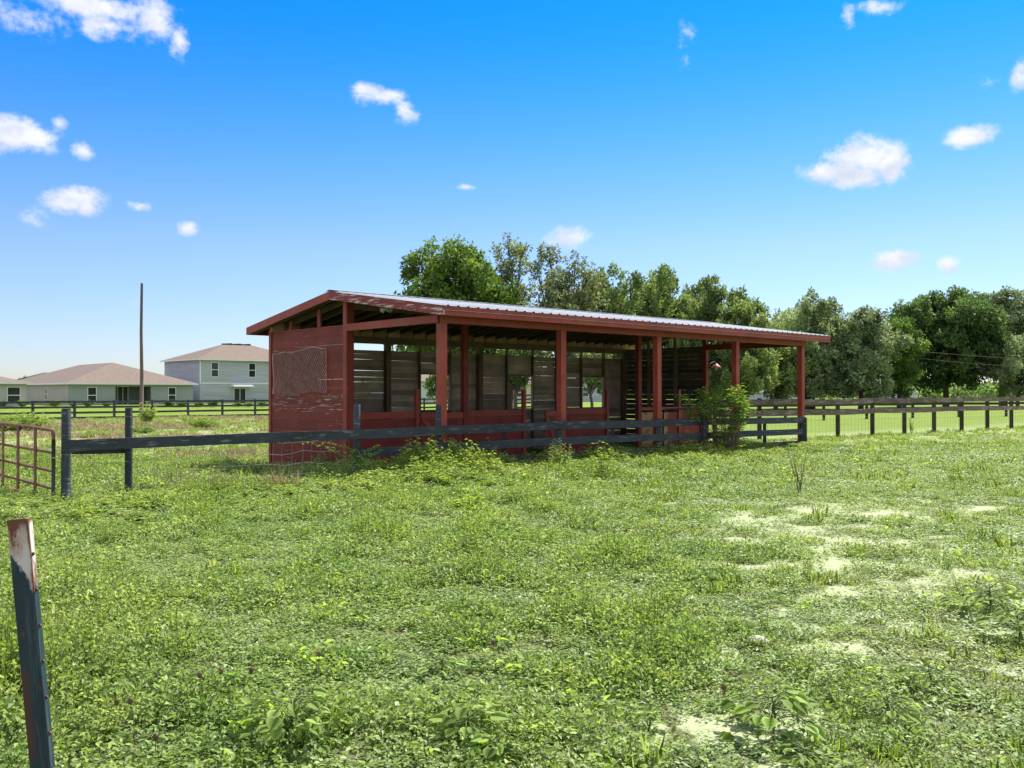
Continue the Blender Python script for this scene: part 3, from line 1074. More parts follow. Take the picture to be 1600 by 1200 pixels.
bf = empty('board_fence', (fpt(102, 12.3)[0], 12.3, 0), 0, 'black painted board fence with round posts running in front of the red shed', 'fence')
off = Vector((U.y, -U.x, 0)) * 0.075
PF = [fpt(px, d) for (px, d, z) in FD]
post_at(bf, PF[0][0], PF[0][1] + 0.03, 1.27, -0.4, 0.062)
post_at(bf, PF[1][0], PF[1][1] + 0.03, 1.27, -0.4, 0.052)
post_at(bf, PF[2][0], PF[2][1] + 0.05, 1.30, -0.4, 0.055)
post_at(bf, PF[3][0] - 0.06, PF[3][1] + 0.06, 1.27, -0.4, 0.052)
post_at(bf, PF[4][0], PF[4][1] + 0.06, 0.93, -0.4, 0.058, square=True)
post_at(bf, PF[5][0], PF[5][1] + 0.06, 0.90, -0.4, 0.060, square=True)
x11, y11 = fpt(1100, 21.35)
post_at(bf, x11, y11, 1.19, -0.4, 0.055)
post_at(bf, PF[6][0], PF[6][1] + 0.06, 0.92, -0.4, 0.06)
post_at(bf, PF[7][0] + .05, PF[7][1] + 0.0, 0.80, -0.4, 0.075, square=True)
for px, dd, zt in ((787, 17.25, 0.87), (957, 19.4, 0.86), (1195, 23.5, 0.80)):
    x_, y_ = fpt(px, dd)
    post_at(bf, x_, y_ + 0.03, zt, -0.3, 0.035, square=True)
segs = [(0, 2), (2, 3), (3, 4), (4, 5), (5, 6), (6, 7)]
for (i, j) in segs:
    a = (PF[i][0] - off.x * .0, PF[i][1] - 0.05)
    b = (PF[j][0], PF[j][1] - 0.05)
    if i == 0:
        a = (a[0] - 0.02, a[1])
    if j == 7:
        b = (b[0] + 0.12, b[1] + 0.07)
    zs = [(FD[i][2], FD[j][2])]
    if i >= 2:
        zs += [(FD[i][2] - 0.315, FD[j][2] - 0.315), (FD[i][2] - 0.63, FD[j][2] - 0.63)]
    for k, (za, zb) in enumerate(zs):
        rail_between(bf, 'rail', a, b, za, zb, h=0.15 if k else 0.155)
rail_between(bf, 'brace_rail', (PF[0][0], PF[0][1] + 0.12), (PF[1][0], PF[1][1] + 0.12), 0.74, 0.72, 0.09)
mb = MB()
a = Vector((PF[0][0] + .15, PF[0][1] + .05, 0.68))
b = Vector((PF[1][0] - 0.05, PF[1][1] + .03, 0.02))
mb.tube([a, b], 0.004, 5)
mb.build('brace_wire', M['wire'], bf, loc=-Vector(bf.location))


def wire_mesh(root, a, b, z0, z1, dx=0.16, dz=0.15, r=0.0018, sag=0.02, m='wire'):
    a, b = Vector((a[0], a[1], 0)), Vector((b[0], b[1], 0))
    L_ = (b - a).length
    n = max(2, int(L_ / dx))
    d = (b - a) / n
    mb = MB()
    nzr = int((z1 - z0) / dz)

    def P(i, k):
        p = a + d * i
        gz_ = ground_z(p.x, p.y)
        s_ = sag * noise.noise(Vector((i * .5, k * .8, a.x)))
        return Vector((p.x + s_, p.y + s_, gz_ + z0 + (z1 - z0) * k / nzr + s_ * 1.5 - 0.02 * math.sin(i * .35) ** 2))
    for k in range(nzr + 1):
        mb.tube([P(i, k) for i in range(n + 1)], r * 1.3, 3, cap=False)
    for i in range(n + 1):
        mb.tube([P(i, k) for k in range(nzr + 1)], r, 3, cap=False)
    mb.build('wire_mesh', M[m], root, loc=-Vector(root.location))


wire_mesh(bf, (PF[0][0], PF[0][1] + .1), (PF[1][0], PF[1][1] + .1), 0.02, 0.72)
wire_mesh(bf, (PF[1][0], PF[1][1] + .1), (PF[2][0], PF[2][1] + .1), 0.02, 0.70, r=0.0024, sag=0.03)

# dark pipe panel leaning behind the fence
pg = empty('pipe_panel', B(barn_t(1036, 1.1), 1.1, 0), ANG, 'black bent-pipe livestock panel standing behind the fence in front of the tan plywood', 'livestock panel')
mb = MB()


def arc(cx, cz, r_, a0, a1, n=6):
    return [(cx + r_ * math.cos(R(a0 + (a1 - a0) * i / n)), 0, cz + r_ * math.sin(R(a0 + (a1 - a0) * i / n))) for i in range(n + 1)]


mb.tube([(0, 0, -0.05), (0, 0, 0.85)] + arc(0.16, 0.90, 0.16, 180, 90) + arc(1.35, 0.90, 0.16, 90, 0) + [(1.51, 0, 0.5), (1.51, 0, -0.05)], 0.024, 10)
mb.build('frame', M['blackpipe'], pg)
for z in (0.18, 0.42, 0.66):
    mb = MB()
    mb.tube([(0, 0, z), (1.51, 0, z)], 0.018, 8)
    mb.build('bar', M['blackpipe'], pg)
mb = MB()
mb.tube([(1.51, 0, 0.62), (1.75, -0.05, 0.88), (2.0, -0.08, 0.93), (2.25, -0.1, 0.88)], 0.02, 8)
mb.build('latch_arm', M['blackpipe'], pg)

# ------------------------------------------------------------------ rusty pipe gate at the left
ga = Vector(((84 - 800) / F * 12.2, 12.2, 0))
gdir = Vector((-1.75, 1.9, 0)).normalized()
gate = empty('farm_gate', ga, math.atan2(gdir.y, gdir.x), 'rusty red pipe farm gate at the left edge beside the round black post', 'gate')
GL = 3.6
mb = MB()
mb.tube([(0.0, 0, 0.0), (0.0, 0, 0.45), (0.0, 0, 0.86)], 0.025, 10)
mb.build('upright', M['darkpipe'], gate)
mb = MB()
pts = [(0.0, 0, 0.86)] + arc(0.11, 0.87, 0.11, 180, 90)[1:] + [(1.2, 0, 1.0), (2.4, 0, 1.005)] + arc(GL - .11, .89, .11, 90, 0) + [(GL, 0, 0.4), (GL, 0, 0.0)]
mb.tube(pts, 0.023, 10)
mb.build('top_rail', M['rustred'], gate)
for z in (0.68, 0.43, 0.20, 0.03):
    mb = MB()
    mb.tube([(0.0, 0, z), (GL, 0, z + 0.01)], 0.020, 8)
    mb.build('bar', M['rustred'], gate)
for x in (0.75, 1.62, 2.45, 3.2):
    mb = MB()
    mb.box((x - 0.055, 0.018, 0.0), (x + 0.055, 0.03, 0.99))
    mb.build('strap', M['rustred'], gate)
mb = MB()
for i in range(5):
    c0 = Vector((-0.012 - i * 0.024, 0.02, 0.615))
    ring = [c0 + Vector((0.017 * math.cos(R(a_)), (0.009 * math.sin(R(a_))) if i % 2 else 0, 0 if i % 2 else 0.009 * math.sin(R(a_)))) for a_ in range(0, 361, 40)]
    mb.tube(ring, 0.003, 5, cap=False)
mb.build('chain', M['wire'], gate)

# ------------------------------------------------------------------ leaning T-post close to the camera
tpx = (32 - 800) / F * 1.40
tp = empty('steel_post', (tpx + 0.125, 1.40, 0), 0, 'leaning steel fence post in the near left corner, rusty white top above blue-green paint', 'fence post')
tp.rotation_euler = (0, R(-5.2), R(8))
mb = MB()
# T section: flat face toward the camera side and a stem flange
mb.box((-0.0155, -0.004, -0.3), (0.0105, 0.0, 1.312), tone=0.5)
mb.box((0.0075, 0.0, -0.3), (0.012, 0.020, 1.310), tone=0.5)
mb.box((0.0108, -0.0045, -0.3), (0.0142, -0.001, 1.311), tone=0.5)
mb.build('shaft', M['tpost'], tp)
mb = MB()
z = 0.1
while z < 1.28:
    mb.tube([(0.013, 0.001, z), (0.0172, 0.001, z + 0.003)], [0.003, 0.0022], 8)
    z += 0.055
mb.build('studs', M['stud'], tp)

# ------------------------------------------------------------------ fences further away
def line_fence(name, label, pts, rails, zt, m, pr, rh, group=None, sq=True, wires=None, pm=None):
    root = empty(name, (pts[0][0], pts[0][1], 0), 0, label, 'fence', group)
    for (x, y) in pts:
        gz_ = ground_z(x, y)
        post_at(root, x, y, gz_ + zt + random.uniform(-.02, .03), gz_ - 0.3, pr, pm or m, square=sq)
    for (a, b) in zip(pts[:-1], pts[1:]):
        ga_, gb_ = ground_z(*a), ground_z(*b)
        for rz_ in rails:
            rail_between(root, 'rail', (a[0], a[1] - pr - .015), (b[0], b[1] - pr - .015), ga_ + rz_ + random.uniform(-.012, .012), gb_ + rz_ + random.uniform(-.012, .012), rh, 0.03, m, 0.008)
        if wires:
            wire_mesh(root, (a[0], a[1] + .03), (b[0], b[1] + .03), wires[0], wires[1], 0.20, 0.2, 0.003, 0.01)
    return root


# brown two-rail fence on the right
pts = []
for k in range(-3, 9):
    s = k * 2.03
    pts.append((10.75 + 0.80 * s, 30 + 0.60 * s * (1.0)))
line_fence('rail_fence', 'weathered brown two-rail fence with wire mesh crossing the right side of the pasture', pts, (1.28, 0.93), 1.30, 'brownfence', 0.055, 0.17,
           sq=True, wires=(0.04, 0.85), pm='mosspost')
# dark fence beyond it
pts = []
for px, dd in ((1110, 45), (1168, 46), (1227, 47), (1287, 48), (1354, 50), (1426, 52), (1498, 54), (1572, 56), (1650, 58), (1730, 60)):
    pts.append(fpt(px, dd))
line_fence('far_rail_fence', 'dark rail fence across the mown grass beyond the brown fence', pts, (1.08, 0.86), 1.15, 'mosspost', 0.06, 0.15)
# black four-rail fence in front of the houses
pts = []
sx, sy = -33.8, 64.0
a0 = Vector(fpt(51.5, 62.2))
b0 = Vector(fpt(398.8, 72.0))
n = 6
dstep = (b0 - a0) / n
for k in range(-2, 20):
    p = a0 + dstep * k
    pts.append((p.x, p.y))
line_fence('four_rail_fence', 'long black four-rail fence in front of the houses on the left', pts, (1.30, 0.93, 0.55, 0.17), 1.33, 'blackfence', 0.075, 0.15)

# ------------------------------------------------------------------ pole and wires
pl = W(221, 640, 60)
pz = ground_z(pl.x, 60)
mb = MB()
mb.tube([(0, 0, -0.6), (0.02, 0, 3), (-0.03, 0, 6), (0.0, 0, 9.1)], [0.13, 0.115, 0.095, 0.075], 14)
tag(mb.build('utility_pole', M['pole'], loc=(pl.x, 60, pz)), 'tall bare wooden pole without wires rising behind the left fence', 'pole')
rp_ = empty('power_line', (60, 80, 0), 0, 'two thin wires crossing the dark trees at the right edge', 'power line')
for k, (y0, y1) in enumerate(((549, 555), (560, 568))):
    mb = MB()
    a = W(1438, y0, 78)
    b = W(1600, y1, 80)
    e_ = a + (b - a) * 2.2
    ptsw = []
    for i in range(13):
        u = i / 12
        p = a.lerp(e_, u)
        p.z -= 0.5 * 4 * u * (1 - u) * 0.6
        ptsw.append(p)
    mb.tube(ptsw, 0.013, 5)
    mb.build('wire', M['twig'], rp_, loc=(-60, -80, 0))
mb = MB()
pe = W(1438, 549, 78) + (W(1600, 555, 80) - W(1438, 549, 78)) * 2.2
mb.tube([(pe.x - 60, pe.y - 80, 0), (pe.x - 60, pe.y - 80, 8)], [0.16, 0.1], 10)
mb.build('pole', M['pole'], rp_)


# ------------------------------------------------------------------ houses
def hip(mb, a0, a1, b0, b1, z, rise, th=0.18, tone=0.5):
    """hip roof over a rectangle, ridge along the longer side"""
    la, lb = a1 - a0, b1 - b0
    if la <= lb:
        m_ = (a0 + a1) / 2
        r0, r1 = (m_, b0 + la / 2), (m_, b1 - la / 2)
    else:
        m_ = (b0 + b1) / 2
        r0, r1 = (a0 + lb / 2, m_), (a1 - lb / 2, m_)
    vs = [(a0, b0, z), (a1, b0, z), (a1, b1, z), (a0, b1, z), (r0[0], r0[1], z + rise), (r1[0], r1[1], z + rise)]
    if la <= lb:
        fs = [(0, 1, 4), (1, 2, 5, 4), (2, 3, 5), (3, 0, 4, 5)]
    else:
        fs = [(0, 1, 5, 4), (1, 2, 5), (2, 3, 4, 5), (3, 0, 4)]
    fs.append((0, 3, 2, 1))
    mb.add(vs, fs, 0, tone)


def house(name, label, corner, z0, lu, lv, eave, rise, mwall, mside, mroof, wins=(), doors=(), over=0.45, recess=None, group=None, band=None):
    root = empty(name, (corner[0], corner[1], z0), ANG, label, 'house', group)
    mb = MB()
    if recess:
        r0, r1, rz1 = recess
        dpt = 2.2
        # front wall pieces around the porch, then the recessed wall
        mb.box((0, 0, -0.5), (r0, 0.2, eave), 0, .5)
        mb.box((r1, 0, -0.5), (lu, 0.2, eave), 0, .5)
        mb.box((r0, 0, rz1), (r1, 0.2, eave), 0, .5)
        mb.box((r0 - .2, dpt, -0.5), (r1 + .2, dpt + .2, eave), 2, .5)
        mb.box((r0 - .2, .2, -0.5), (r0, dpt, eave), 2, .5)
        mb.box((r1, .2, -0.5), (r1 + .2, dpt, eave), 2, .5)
    else:
        mb.box((0, 0, -0.5), (lu, 0.2, eave), 0, .5)
    mb.box((0, 0.2, -0.5), (0.2, lv, eave), 1, .5)
    mb.box((lu - 0.2, 0.2, -0.5), (lu, lv, eave), 0, .5)
    mb.box((0.2, lv - 0.2, -0.5), (lu - 0.2, lv, eave), 0, .5)
    mb.build('wall', [M[mwall], M[mside], M['recess']], root)
    mb = MB()
    hip(mb, -over, lu + over, -over, lv + over, eave + 0.02, rise)
    rf = mb.build('roof', M[mroof], root)
    mb = MB()
    e_ = over
    mb.box((-e_ - .03, -e_ - 0.03, eave - 0.14), (lu + e_ + .03, -e_, eave + 0.03))
    mb.box((-e_ - .03, -e_, eave - 0.14), (-e_, lv + e_, eave + 0.03))
    mb.box((lu + e_, -e_, eave - 0.14), (lu + e_ + .03, lv + e_, eave + 0.03))
    mb.build('fascia', M['trim'], root)
    if band:
        mb = MB()
        mb.box((-0.03, -0.03, band), (lu, -0.002, band + 0.14))
        mb.box((-0.03, -0.03, band + .15), (0.12, -0.002, eave - .15))
        mb.build('trim_band', M['trim'], root)
    for (a, b, za, zb, face, kind) in wins:
        wd = 0.07
        fr, pn = MB(), MB()

        def bx(m_, x0, x1, z0_, z1_, o0, o1):
            if face == 'f':
                m_.box((x0, o0, z0_), (x1, o1, z1_))
            elif face == 'r':
                m_.box((x0, 2.2 + o0, z0_), (x1, 2.2 + o1, z1_))
            else:
                m_.box((o0, x0, z0_), (o1, x1, z1_))
        bx(fr, a - wd, a, za - wd, zb + wd, -0.05, -0.003)
        bx(fr, b, b + wd, za - wd, zb + wd, -0.05, -0.003)
        bx(fr, a, b, zb, zb + wd, -0.05, -0.003)
        bx(fr, a, b, za - wd, za, -0.05, -0.003)
        if kind == 'sash':
            bx(fr, a, b, (za + zb) / 2 - .04, (za + zb) / 2 + .04, -0.045, -0.003)
        else:
            bx(fr, (a + b) / 2 - .04, (a + b) / 2 + .04, za, zb, -0.045, -0.003)
        f_ = fr.build('window' if kind == 'sash' else 'sliding_door', M['trim'], root)
        bx(pn, a + .002, b - .002, za + .002, zb - .002, -0.02, -0.004)
        pn.build('pane', M['glass'], f_)
    for (a, b, za, zb) in doors:   # small shed roof over a door
        mb = MB()
        vs = [(a, -1.1, za), (b, -1.1, za), (b, 0, zb), (a, 0, zb), (a, -1.1, za - .14), (b, -1.1, za - .14), (b, 0, za - .14), (a, 0, za - .14)]
        mb.add(vs, [(0, 1, 2, 3), (4, 7, 6, 5), (0, 4, 5, 1), (1, 5, 6, 2), (2, 6, 7, 3), (3, 7, 4, 0)])
        mb.build('door_canopy', M['trim'], root)
    return root


def hu(corner, px):
    r = (px - 800) / F
    return (r * corner[1] - corner[0]) / (U.x - r * U.y)


def hz(corner, px, py):
    t = hu(corner, px)
    return CH + (HOR - py) / F * (corner[1] + U.y * t)


CA = (-48.8, 100.0)
t = [hu(CA, x) for x in (137.5, 150, 180.5, 203, 236, 263.5, 274)]
house('single_storey_house', 'grey-green single-storey house with a brown hip roof and porch, behind the bare pole', CA, 0.0, 14.0, 27.0, 2.45, 2.55,
      'stucco_green', 'stucco_beige', 'shingle',
      wins=[(t[0], t[1], 0.25, 1.95, 'f', 'sash'), (t[5], t[6], 0.25, 1.95, 'f', 'sash'), (t[2] + 1.0, t[3] + .5, 0.05, 2.05, 'r', 'slide'),
            (8.0, 8.9, 0.6, 1.9, 's', 'sash')],
      recess=(t[2], t[4], 2.1))
CB = (-39.5, 115.0)
hb = house('two_storey_house', 'tall two-storey blue-grey house with a brown hip roof left of the red shed', CB, -0.1, 15.5, 11.7, 5.75, 2.3,
           'stucco_blue', 'stucco_blue', 'shingle',
           wins=[(hu(CB, 330.5), hu(CB, 340.5), 3.55, 5.3, 'f', 'sash'), (hu(CB, 389), hu(CB, 398.5), 3.55, 5.3, 'f', 'sash'),
                 (hu(CB, 366), hu(CB, 383.5), 0.1, 2.0, 'f', 'slide')],
           doors=[(hu(CB, 360), hu(CB, 390.5), 2.35, 2.75)], band=2.62)
mb = MB()
for k in range(9):
    mb.box((5.6 + k * .45, 5.55 + .02 * (k % 2), 7.93), (5.95 + k * .45, 6.1, 8.13 + .03 * (k % 3)))
mb.build('ridge_vent', M['shingle_dark'], hb)
gl = Vector(CA) - Vector((U.x, U.y)) * (4.2 + 14)
house('beige_house', 'beige single-storey house cut off by the left edge of the picture', tuple(gl), 0.0, 14.0, 16.0, 2.45, 2.0,
      'stucco_beige', 'stucco_beige', 'shingle', wins=[(12.2, 13.35, 0.3, 1.95, 'f', 'sash')])
house('dark_roof_house', 'distant house showing only its dark roof above the grey-green house', tuple(W(30, 0, 150).xy), 0.0, 13, 10, 2.9, 1.9,
      'stucco_pale', 'stucco_pale', 'shingle_dark')
# pale houses seen through the shed and beneath the trees
house('pale_house', 'pale house seen through the first opening of the shed', tuple(W(645, 0, 108).xy), 0.0, 9, 9, 2.9, 2.2, 'stucco_pale', 'stucco_pale', 'shingle')
house('cream_house', 'cream house seen through the second opening of the shed', tuple(W(797, 0, 128).xy), 0.0, 11, 9, 2.7, 2.3, 'stucco_cream', 'stucco_pale', 'shingle',
      wins=[(1.2, 2.2, .8, 2.0, 'f', 'sash')])
house('blue_grey_house', 'light blue-grey house seen through the third opening of the shed', tuple(W(880, 0, 130).xy), 0.0, 13, 9, 3.0, 2.3, 'stucco_blue', 'stucco_blue', 'shingle',
      wins=[(4.0, 5.2, .8, 2.1, 'f', 'sash')])
house('white_house', 'low white house showing between trunks right of the shed', tuple(W(1226, 0, 150).xy), 0.0, 10, 9, 1.5, 0.9, 'stucco_pale', 'stucco_pale', 'shingle_dark',
      wins=[(4, 5.2, .5, 1.2, 'f', 'sash')])
house('small_white_house', 'tiny white gable end showing left of the big dark tree', tuple(W(1415, 0, 165).xy), 0.0, 5, 6, 1.5, 0.9, 'stucco_pale', 'stucco_pale', 'shingle')

# ------------------------------------------------------------------ trees
def rand_unit(n):
    return unit(rng.normal(size=(n, 3)))


def tree(name, label, px, d, half_px, top_py, mleaf, leaf=0.2, dens=1.0, base=0.9, K=34, style='round', group='trees beyond the pasture', seed=0, lean=0.0, clr=None, z0=None, asp=0.9, gap=0.0, ncl=9):
    global rng
    rng = np.random.default_rng(100 + seed)
    rs = random.Random(500 + seed)
    x = (px - 800) / F * d
    zg = ground_z(x, d) if z0 is None else z0
    H = CH + (HOR - top_py) / F * d - zg
    Rr = half_px / F * d
    root = empty(name, (x, d, zg), 0, label, 'tree', group)
    cb = base
    cz = (H + cb) / 2
    hz_ = (H - cb) / 2
    # clump centres
    cen, rad = [], []
    tries = 0
    while len(cen) < K and tries < 5000:
        tries += 1
        v = rand_unit(1)[0]
        rr = rs.uniform(0.25, 0.86) if len(cen) % 3 else rs.uniform(0.68, 0.88)
        p = np.array([v[0] * Rr * rr, v[1] * Rr * asp * rr, cz + v[2] * hz_ * rr])
        if style == 'spread':      # broad layered crown
            p[2] = cz + v[2] * hz_ * rr * (1 - 0.25 * abs(v[0]))
        if style == 'fingers':     # upward pointed tufts
            p[2] = cb + (H - cb) * rs.uniform(0.12, 0.93 - 0.28 * (abs(v[0]) ** 1.5))
            p[0] = v[0] * Rr * rs.uniform(.3, .95)
            p[1] = v[1] * Rr * asp
        cr_ = rs.uniform(0.22, 0.34) * min(Rr, hz_) * (1.15 if style == 'round' else 1.05 if style == 'spread' else 1.25)
        if p[2] - cr_ < cb * 0.5:
            continue
        if p[2] + cr_ * 0.9 > H:
            p[2] = H - cr_ * 0.9
        if any(np.linalg.norm(p - q) < 0.55 * (cr_ + r2) for q, r2 in zip(cen, rad)):
            if rs.random() < 0.8:
                continue
        cen.append(p)
        rad.append(cr_)
    # trunk and limbs
    tr_ = MB()
    tr0 = max(0.09, H * 0.022)
    tb = min(cb + hz_ * 0.5, H * 0.45)
    n_tr = 2 if style == 'fingers' else 1
    tips = []
    tops = []
    for q in range(n_tr):
        ox = (q - (n_tr - 1) / 2) * tr0 * 2
        pts = [Vector((ox, 0, -0.3)), Vector((ox + lean * .2, 0, tb * .4)), Vector((ox + lean * .6 + rs.uniform(-.2, .2), rs.uniform(-.2, .2), tb)),
               Vector((ox + lean + rs.uniform(-.4, .4), rs.uniform(-.4, .4), H * 0.72))]
        tr_.tube(pts, [tr0 * 1.3, tr0, tr0 * .75, tr0 * .2], 9)
        tops.append(pts)
    for p, r_ in zip(cen, rad):
        pts = tops[rs.randrange(n_tr)]
        k = rs.uniform(0.35, 0.9) * min(1.0, p[2] / H + .1)
        s0 = pts[1].lerp(pts[2], min(1, k * 1.4)) if k < .7 else pts[2].lerp(pts[3], (k - .7) / .3 * .8)
        e0_ = Vector(p)
        if s0.z > e0_.z:
            s0 = pts[1].lerp(pts[2], 0.3)
        mid = s0.lerp(e0_, .5) + Vector((rs.uniform(-.3, .3), rs.uniform(-.3, .3), -0.12 * (e0_ - s0).length * rs.uniform(-.5, 1)))
        tr_.tube([s0, mid, e0_], [tr0 * .4, tr0 * .24, tr0 * .07], 5, cap=False)
        for _ in range(3):
            v = Vector(rand_unit(1)[0]) * r_ * .9
            tr_.tube([mid.lerp(e0_, .6), e0_ + v * .5, e0_ + v], [tr0 * .12, tr0 * .08, tr0 * .03], 4, cap=False)
    tr_.build('trunk', M['bark'], root)
    # leaves
    Ps, Ds, Ns, Ls, Ts = [], [], [], [], []
    for p, r_ in zip(cen, rad):
        nsub = ncl
        sc = p + rand_unit(nsub) * r_ * rng.uniform(0.35, 0.95, (nsub, 1)) * np.array([1, 1, 0.8])
        ct = rs.random()
        for s_ in sc:
            sr = r_ * rs.uniform(0.24, 0.42)
            n_ = int(dens * 40 * (sr / leaf) ** 2 * 0.5) + 6
            v = rand_unit(n_)
            if style == 'fingers':
                q = v * np.array([0.65, 0.65, 1.35])
            elif style == 'spread':
                q = v * np.array([1.3, 1.3, 0.6])
            else:
                q = v
            P_ = s_ + q * sr * (rng.random((n_, 1)) ** 0.45)
            Dd = unit(v * 0.8 + rand_unit(n_) * 0.7 + np.array([0, 0, 0.5 if style == 'fingers' else -0.1]))
            Nn = unit(v * 0.7 + rand_unit(n_) * 0.6 + np.array([0, 0, 0.5]))
            Ps.append(P_)
            Ds.append(Dd)
            Ns.append(Nn)
            Ls.append(leaf * rng.uniform(0.6, 1.3, n_))
            Ts.append(np.clip(ct * .5 + rs.random() * .3 + rng.random(n_) * .4 - .1, 0, 1))
    P_ = np.concatenate(Ps)
    Dd = np.concatenate(Ds)
    Nn = np.concatenate(Ns)
    L_ = np.concatenate(Ls)
    keep = P_[:, 2] > 0.25
    P_, Dd, Nn, L_ = P_[keep], Dd[keep], Nn[keep], L_[keep]
    Tn = np.concatenate(Ts)[keep]
    V_, F_, _ = leaf_arrays(P_, Dd, Nn, L_, L_ * 0.62, 0.2, 0.1)
    link('crown', np_mesh('crown', V_, F_, np.repeat(Tn, 2), M[mleaf]), root)
    return root


TR = 'trees beyond the pasture'
tree('broadleaf_tree', 'bright green rounded tree rising behind the left half of the shed roof', 712, 60, 102, 364, 't_bright', 0.30, 1.0, 1.4, 56, 'round', seed=1)
tree('oak_tree', 'grey-green airy oak beside the bright green tree', 796, 66, 70, 360, 't_oak', 0.24, 0.62, 1.6, 46, 'round', seed=2)
tree('oak_tree', 'grey-green open-branched oak under the small cloud', 880, 62, 70, 375, 't_oak', 0.24, 0.62, 1.6, 46, 'round', seed=3)
tree('olive_tree', 'olive-green feathery tree just right of the grey oaks', 962, 68, 66, 408, 't_olive', 0.25, 1.0, 1.0, 60, 'fingers', seed=4)
tree('olive_tree', 'olive-green feathery tree above the middle of the shed roof', 1030, 72, 68, 418, 't_olive', 0.25, 1.0, 0.9, 64, 'fingers', seed=5)
tree('olive_tree', 'olive-green feathery tree over the right third of the shed roof', 1098, 74, 66, 432, 't_olive', 0.25, 1.1, 0.7, 64, 'fingers', seed=6)
tree('olive_tree', 'olive-green tree seen through the open right bay of the shed', 1160, 70, 54, 442, 't_olive', 0.25, 1.2, 0.7, 60, 'fingers', seed=7)
tree('silvery_tree', 'silvery-green bushy tree at the right end of the shed roof', 1265, 80, 70, 455, 't_silver', 0.27, 1.1, 0.6, 66, 'fingers', seed=8)
tree('silvery_tree', 'silvery-green bushy tree left of the big dark tree', 1345, 78, 64, 474, 't_silver', 0.27, 1.1, 0.6, 60, 'round', seed=9)
tree('silvery_tree', 'green shrubby tree tucked against the left side of the big dark tree', 1405, 80, 44, 488, 't_bright', 0.25, 1.0, 0.6, 44, 'round', seed=10)
tree('dark_tree', 'largest dense dark green round tree on the right', 1478, 88, 94, 447, 't_dark', 0.30, 1.1, 0.8, 84, 'round', seed=11)
tree('tall_tree', 'tall layered tree at the right edge with sky showing between its tiers', 1566, 96, 70, 440, 't_silver', 0.28, 0.9, 1.6, 60, 'spread', seed=12)
tree('bushy_tree', 'lower bushy tree below the layered tree at the right edge', 1590, 84, 52, 520, 't_silver', 0.25, 1.1, 0.6, 40, 'round', seed=13)
tree('small_dark_tree', 'small dark tree hanging in front of the pale house seen through the shed', 684, 50, 26, 566, 't_dark', 0.16, 1.2, 1.3, 18, 'round', seed=14)
tree('small_tree', 'small tree top peeping over the far left roofs', 37, 150, 14, 588, 't_dark', 0.3, 1.0, 1.5, 12, 'round', seed=15)
tree('olive_tree', 'low olive tree filling the gap under the right bay roof', 1212, 76, 52, 500, 't_olive', 0.25, 1.1, 0.5, 46, 'round', seed=16)
tree('young_oak', 'slender grey oak seen through the third opening of the shed', 925, 56, 34, 540, 't_oak', 0.16, 0.9, 2.0, 26, 'round', seed=17)
tree('young_oak', 'slender dark oak seen through the second opening of the shed', 806, 56, 36, 530, 't_dark', 0.16, 0.9, 2.0, 26, 'round', seed=18)

# distant wood that closes the horizon under the trees
rng = np.random.default_rng(77)
Ps, Ls = [], []
for i in range(420):
    px = rng.uniform(420, 1900)
    d = rng.uniform(190, 260)
    x = (px - 800) / F * d
    r_ = rng.uniform(2.0, 4.0)
    n_ = 90
    v = rand_unit(n_)
    Ps.append(np.array([x, d, r_ * 0.55]) + v * r_ * np.array([1.4, 1, .62]) * (rng.random((n_, 1)) ** .4))
P_ = np.concatenate(Ps)
V_, F_, T_ = leaf_arrays(P_, rand_unit(len(P_)), unit(rand_unit(len(P_)) + [0, 0, .6]), rng.uniform(.6, 1.1, len(P_)), 0.6)
tag(link('distant_wood', np_mesh('distant_wood', V_, F_, T_, M['t_dark'])), 'low far-off green wood along the horizon behind the trees', 'wood', kind='stuff')


# ------------------------------------------------------------------ plants
def bend_stem(base, top, sag, n=5):
    base, top = Vector(base), Vector(top)
    out_ = []
    for i in range(n + 1):
        u = i / n
        p = base.lerp(top, u)
        p.z += sag * math.sin(math.pi * u)
        out_.append(p)
    return out_


def leafy_stems(stems, mbS, mbL, lmin, lmax, wr, per, r0=0.004, smi=0, lmi=0, droop=0.25, start=0.15, up=0.35, tipy=0):
    """stems: list of point lists. Adds stems and alternating leaves along them."""
    P_, D_, N_, L_ = [], [], [], []
    for pts in stems:
        k = len(pts)
        mbS.tube(pts, [r0 * (1 - 0.75 * i / (k - 1)) for i in range(k)], 4, smi, cap=False)
        tot = per
        ph = random.random() * 6.28
        for j in range(tot):
            u = start + (1 - start) * (j + random.random() * .6) / tot
            f = min(u, .999) * (k - 1)
            i = int(f)
            p = pts[i].lerp(pts[i + 1], f - i)
            ax = (pts[i + 1] - pts[i]).normalized()
            ph += 2.4
            side = Vector((math.cos(ph), math.sin(ph), 0))
            d = (side + ax * up * random.uniform(.4, 1.6)).normalized()
            P_.append(p)
            D_.append(d)
            N_.append((ax * .8 + Vector((0, 0, .5)) - side * .1 + Vector((random.uniform(-.3, .3), random.uniform(-.3, .3), 0))))
            L_.append(random.uniform(lmin, lmax) * (1.0 - 0.45 * u))
    if P_:
        L_ = np.array(L_)
        mbL.leaves([tuple(p) for p in P_], [tuple(p) for p in D_], [tuple(p) for p in N_], L_, L_ * wr, lmi, None, 0.25, droop)


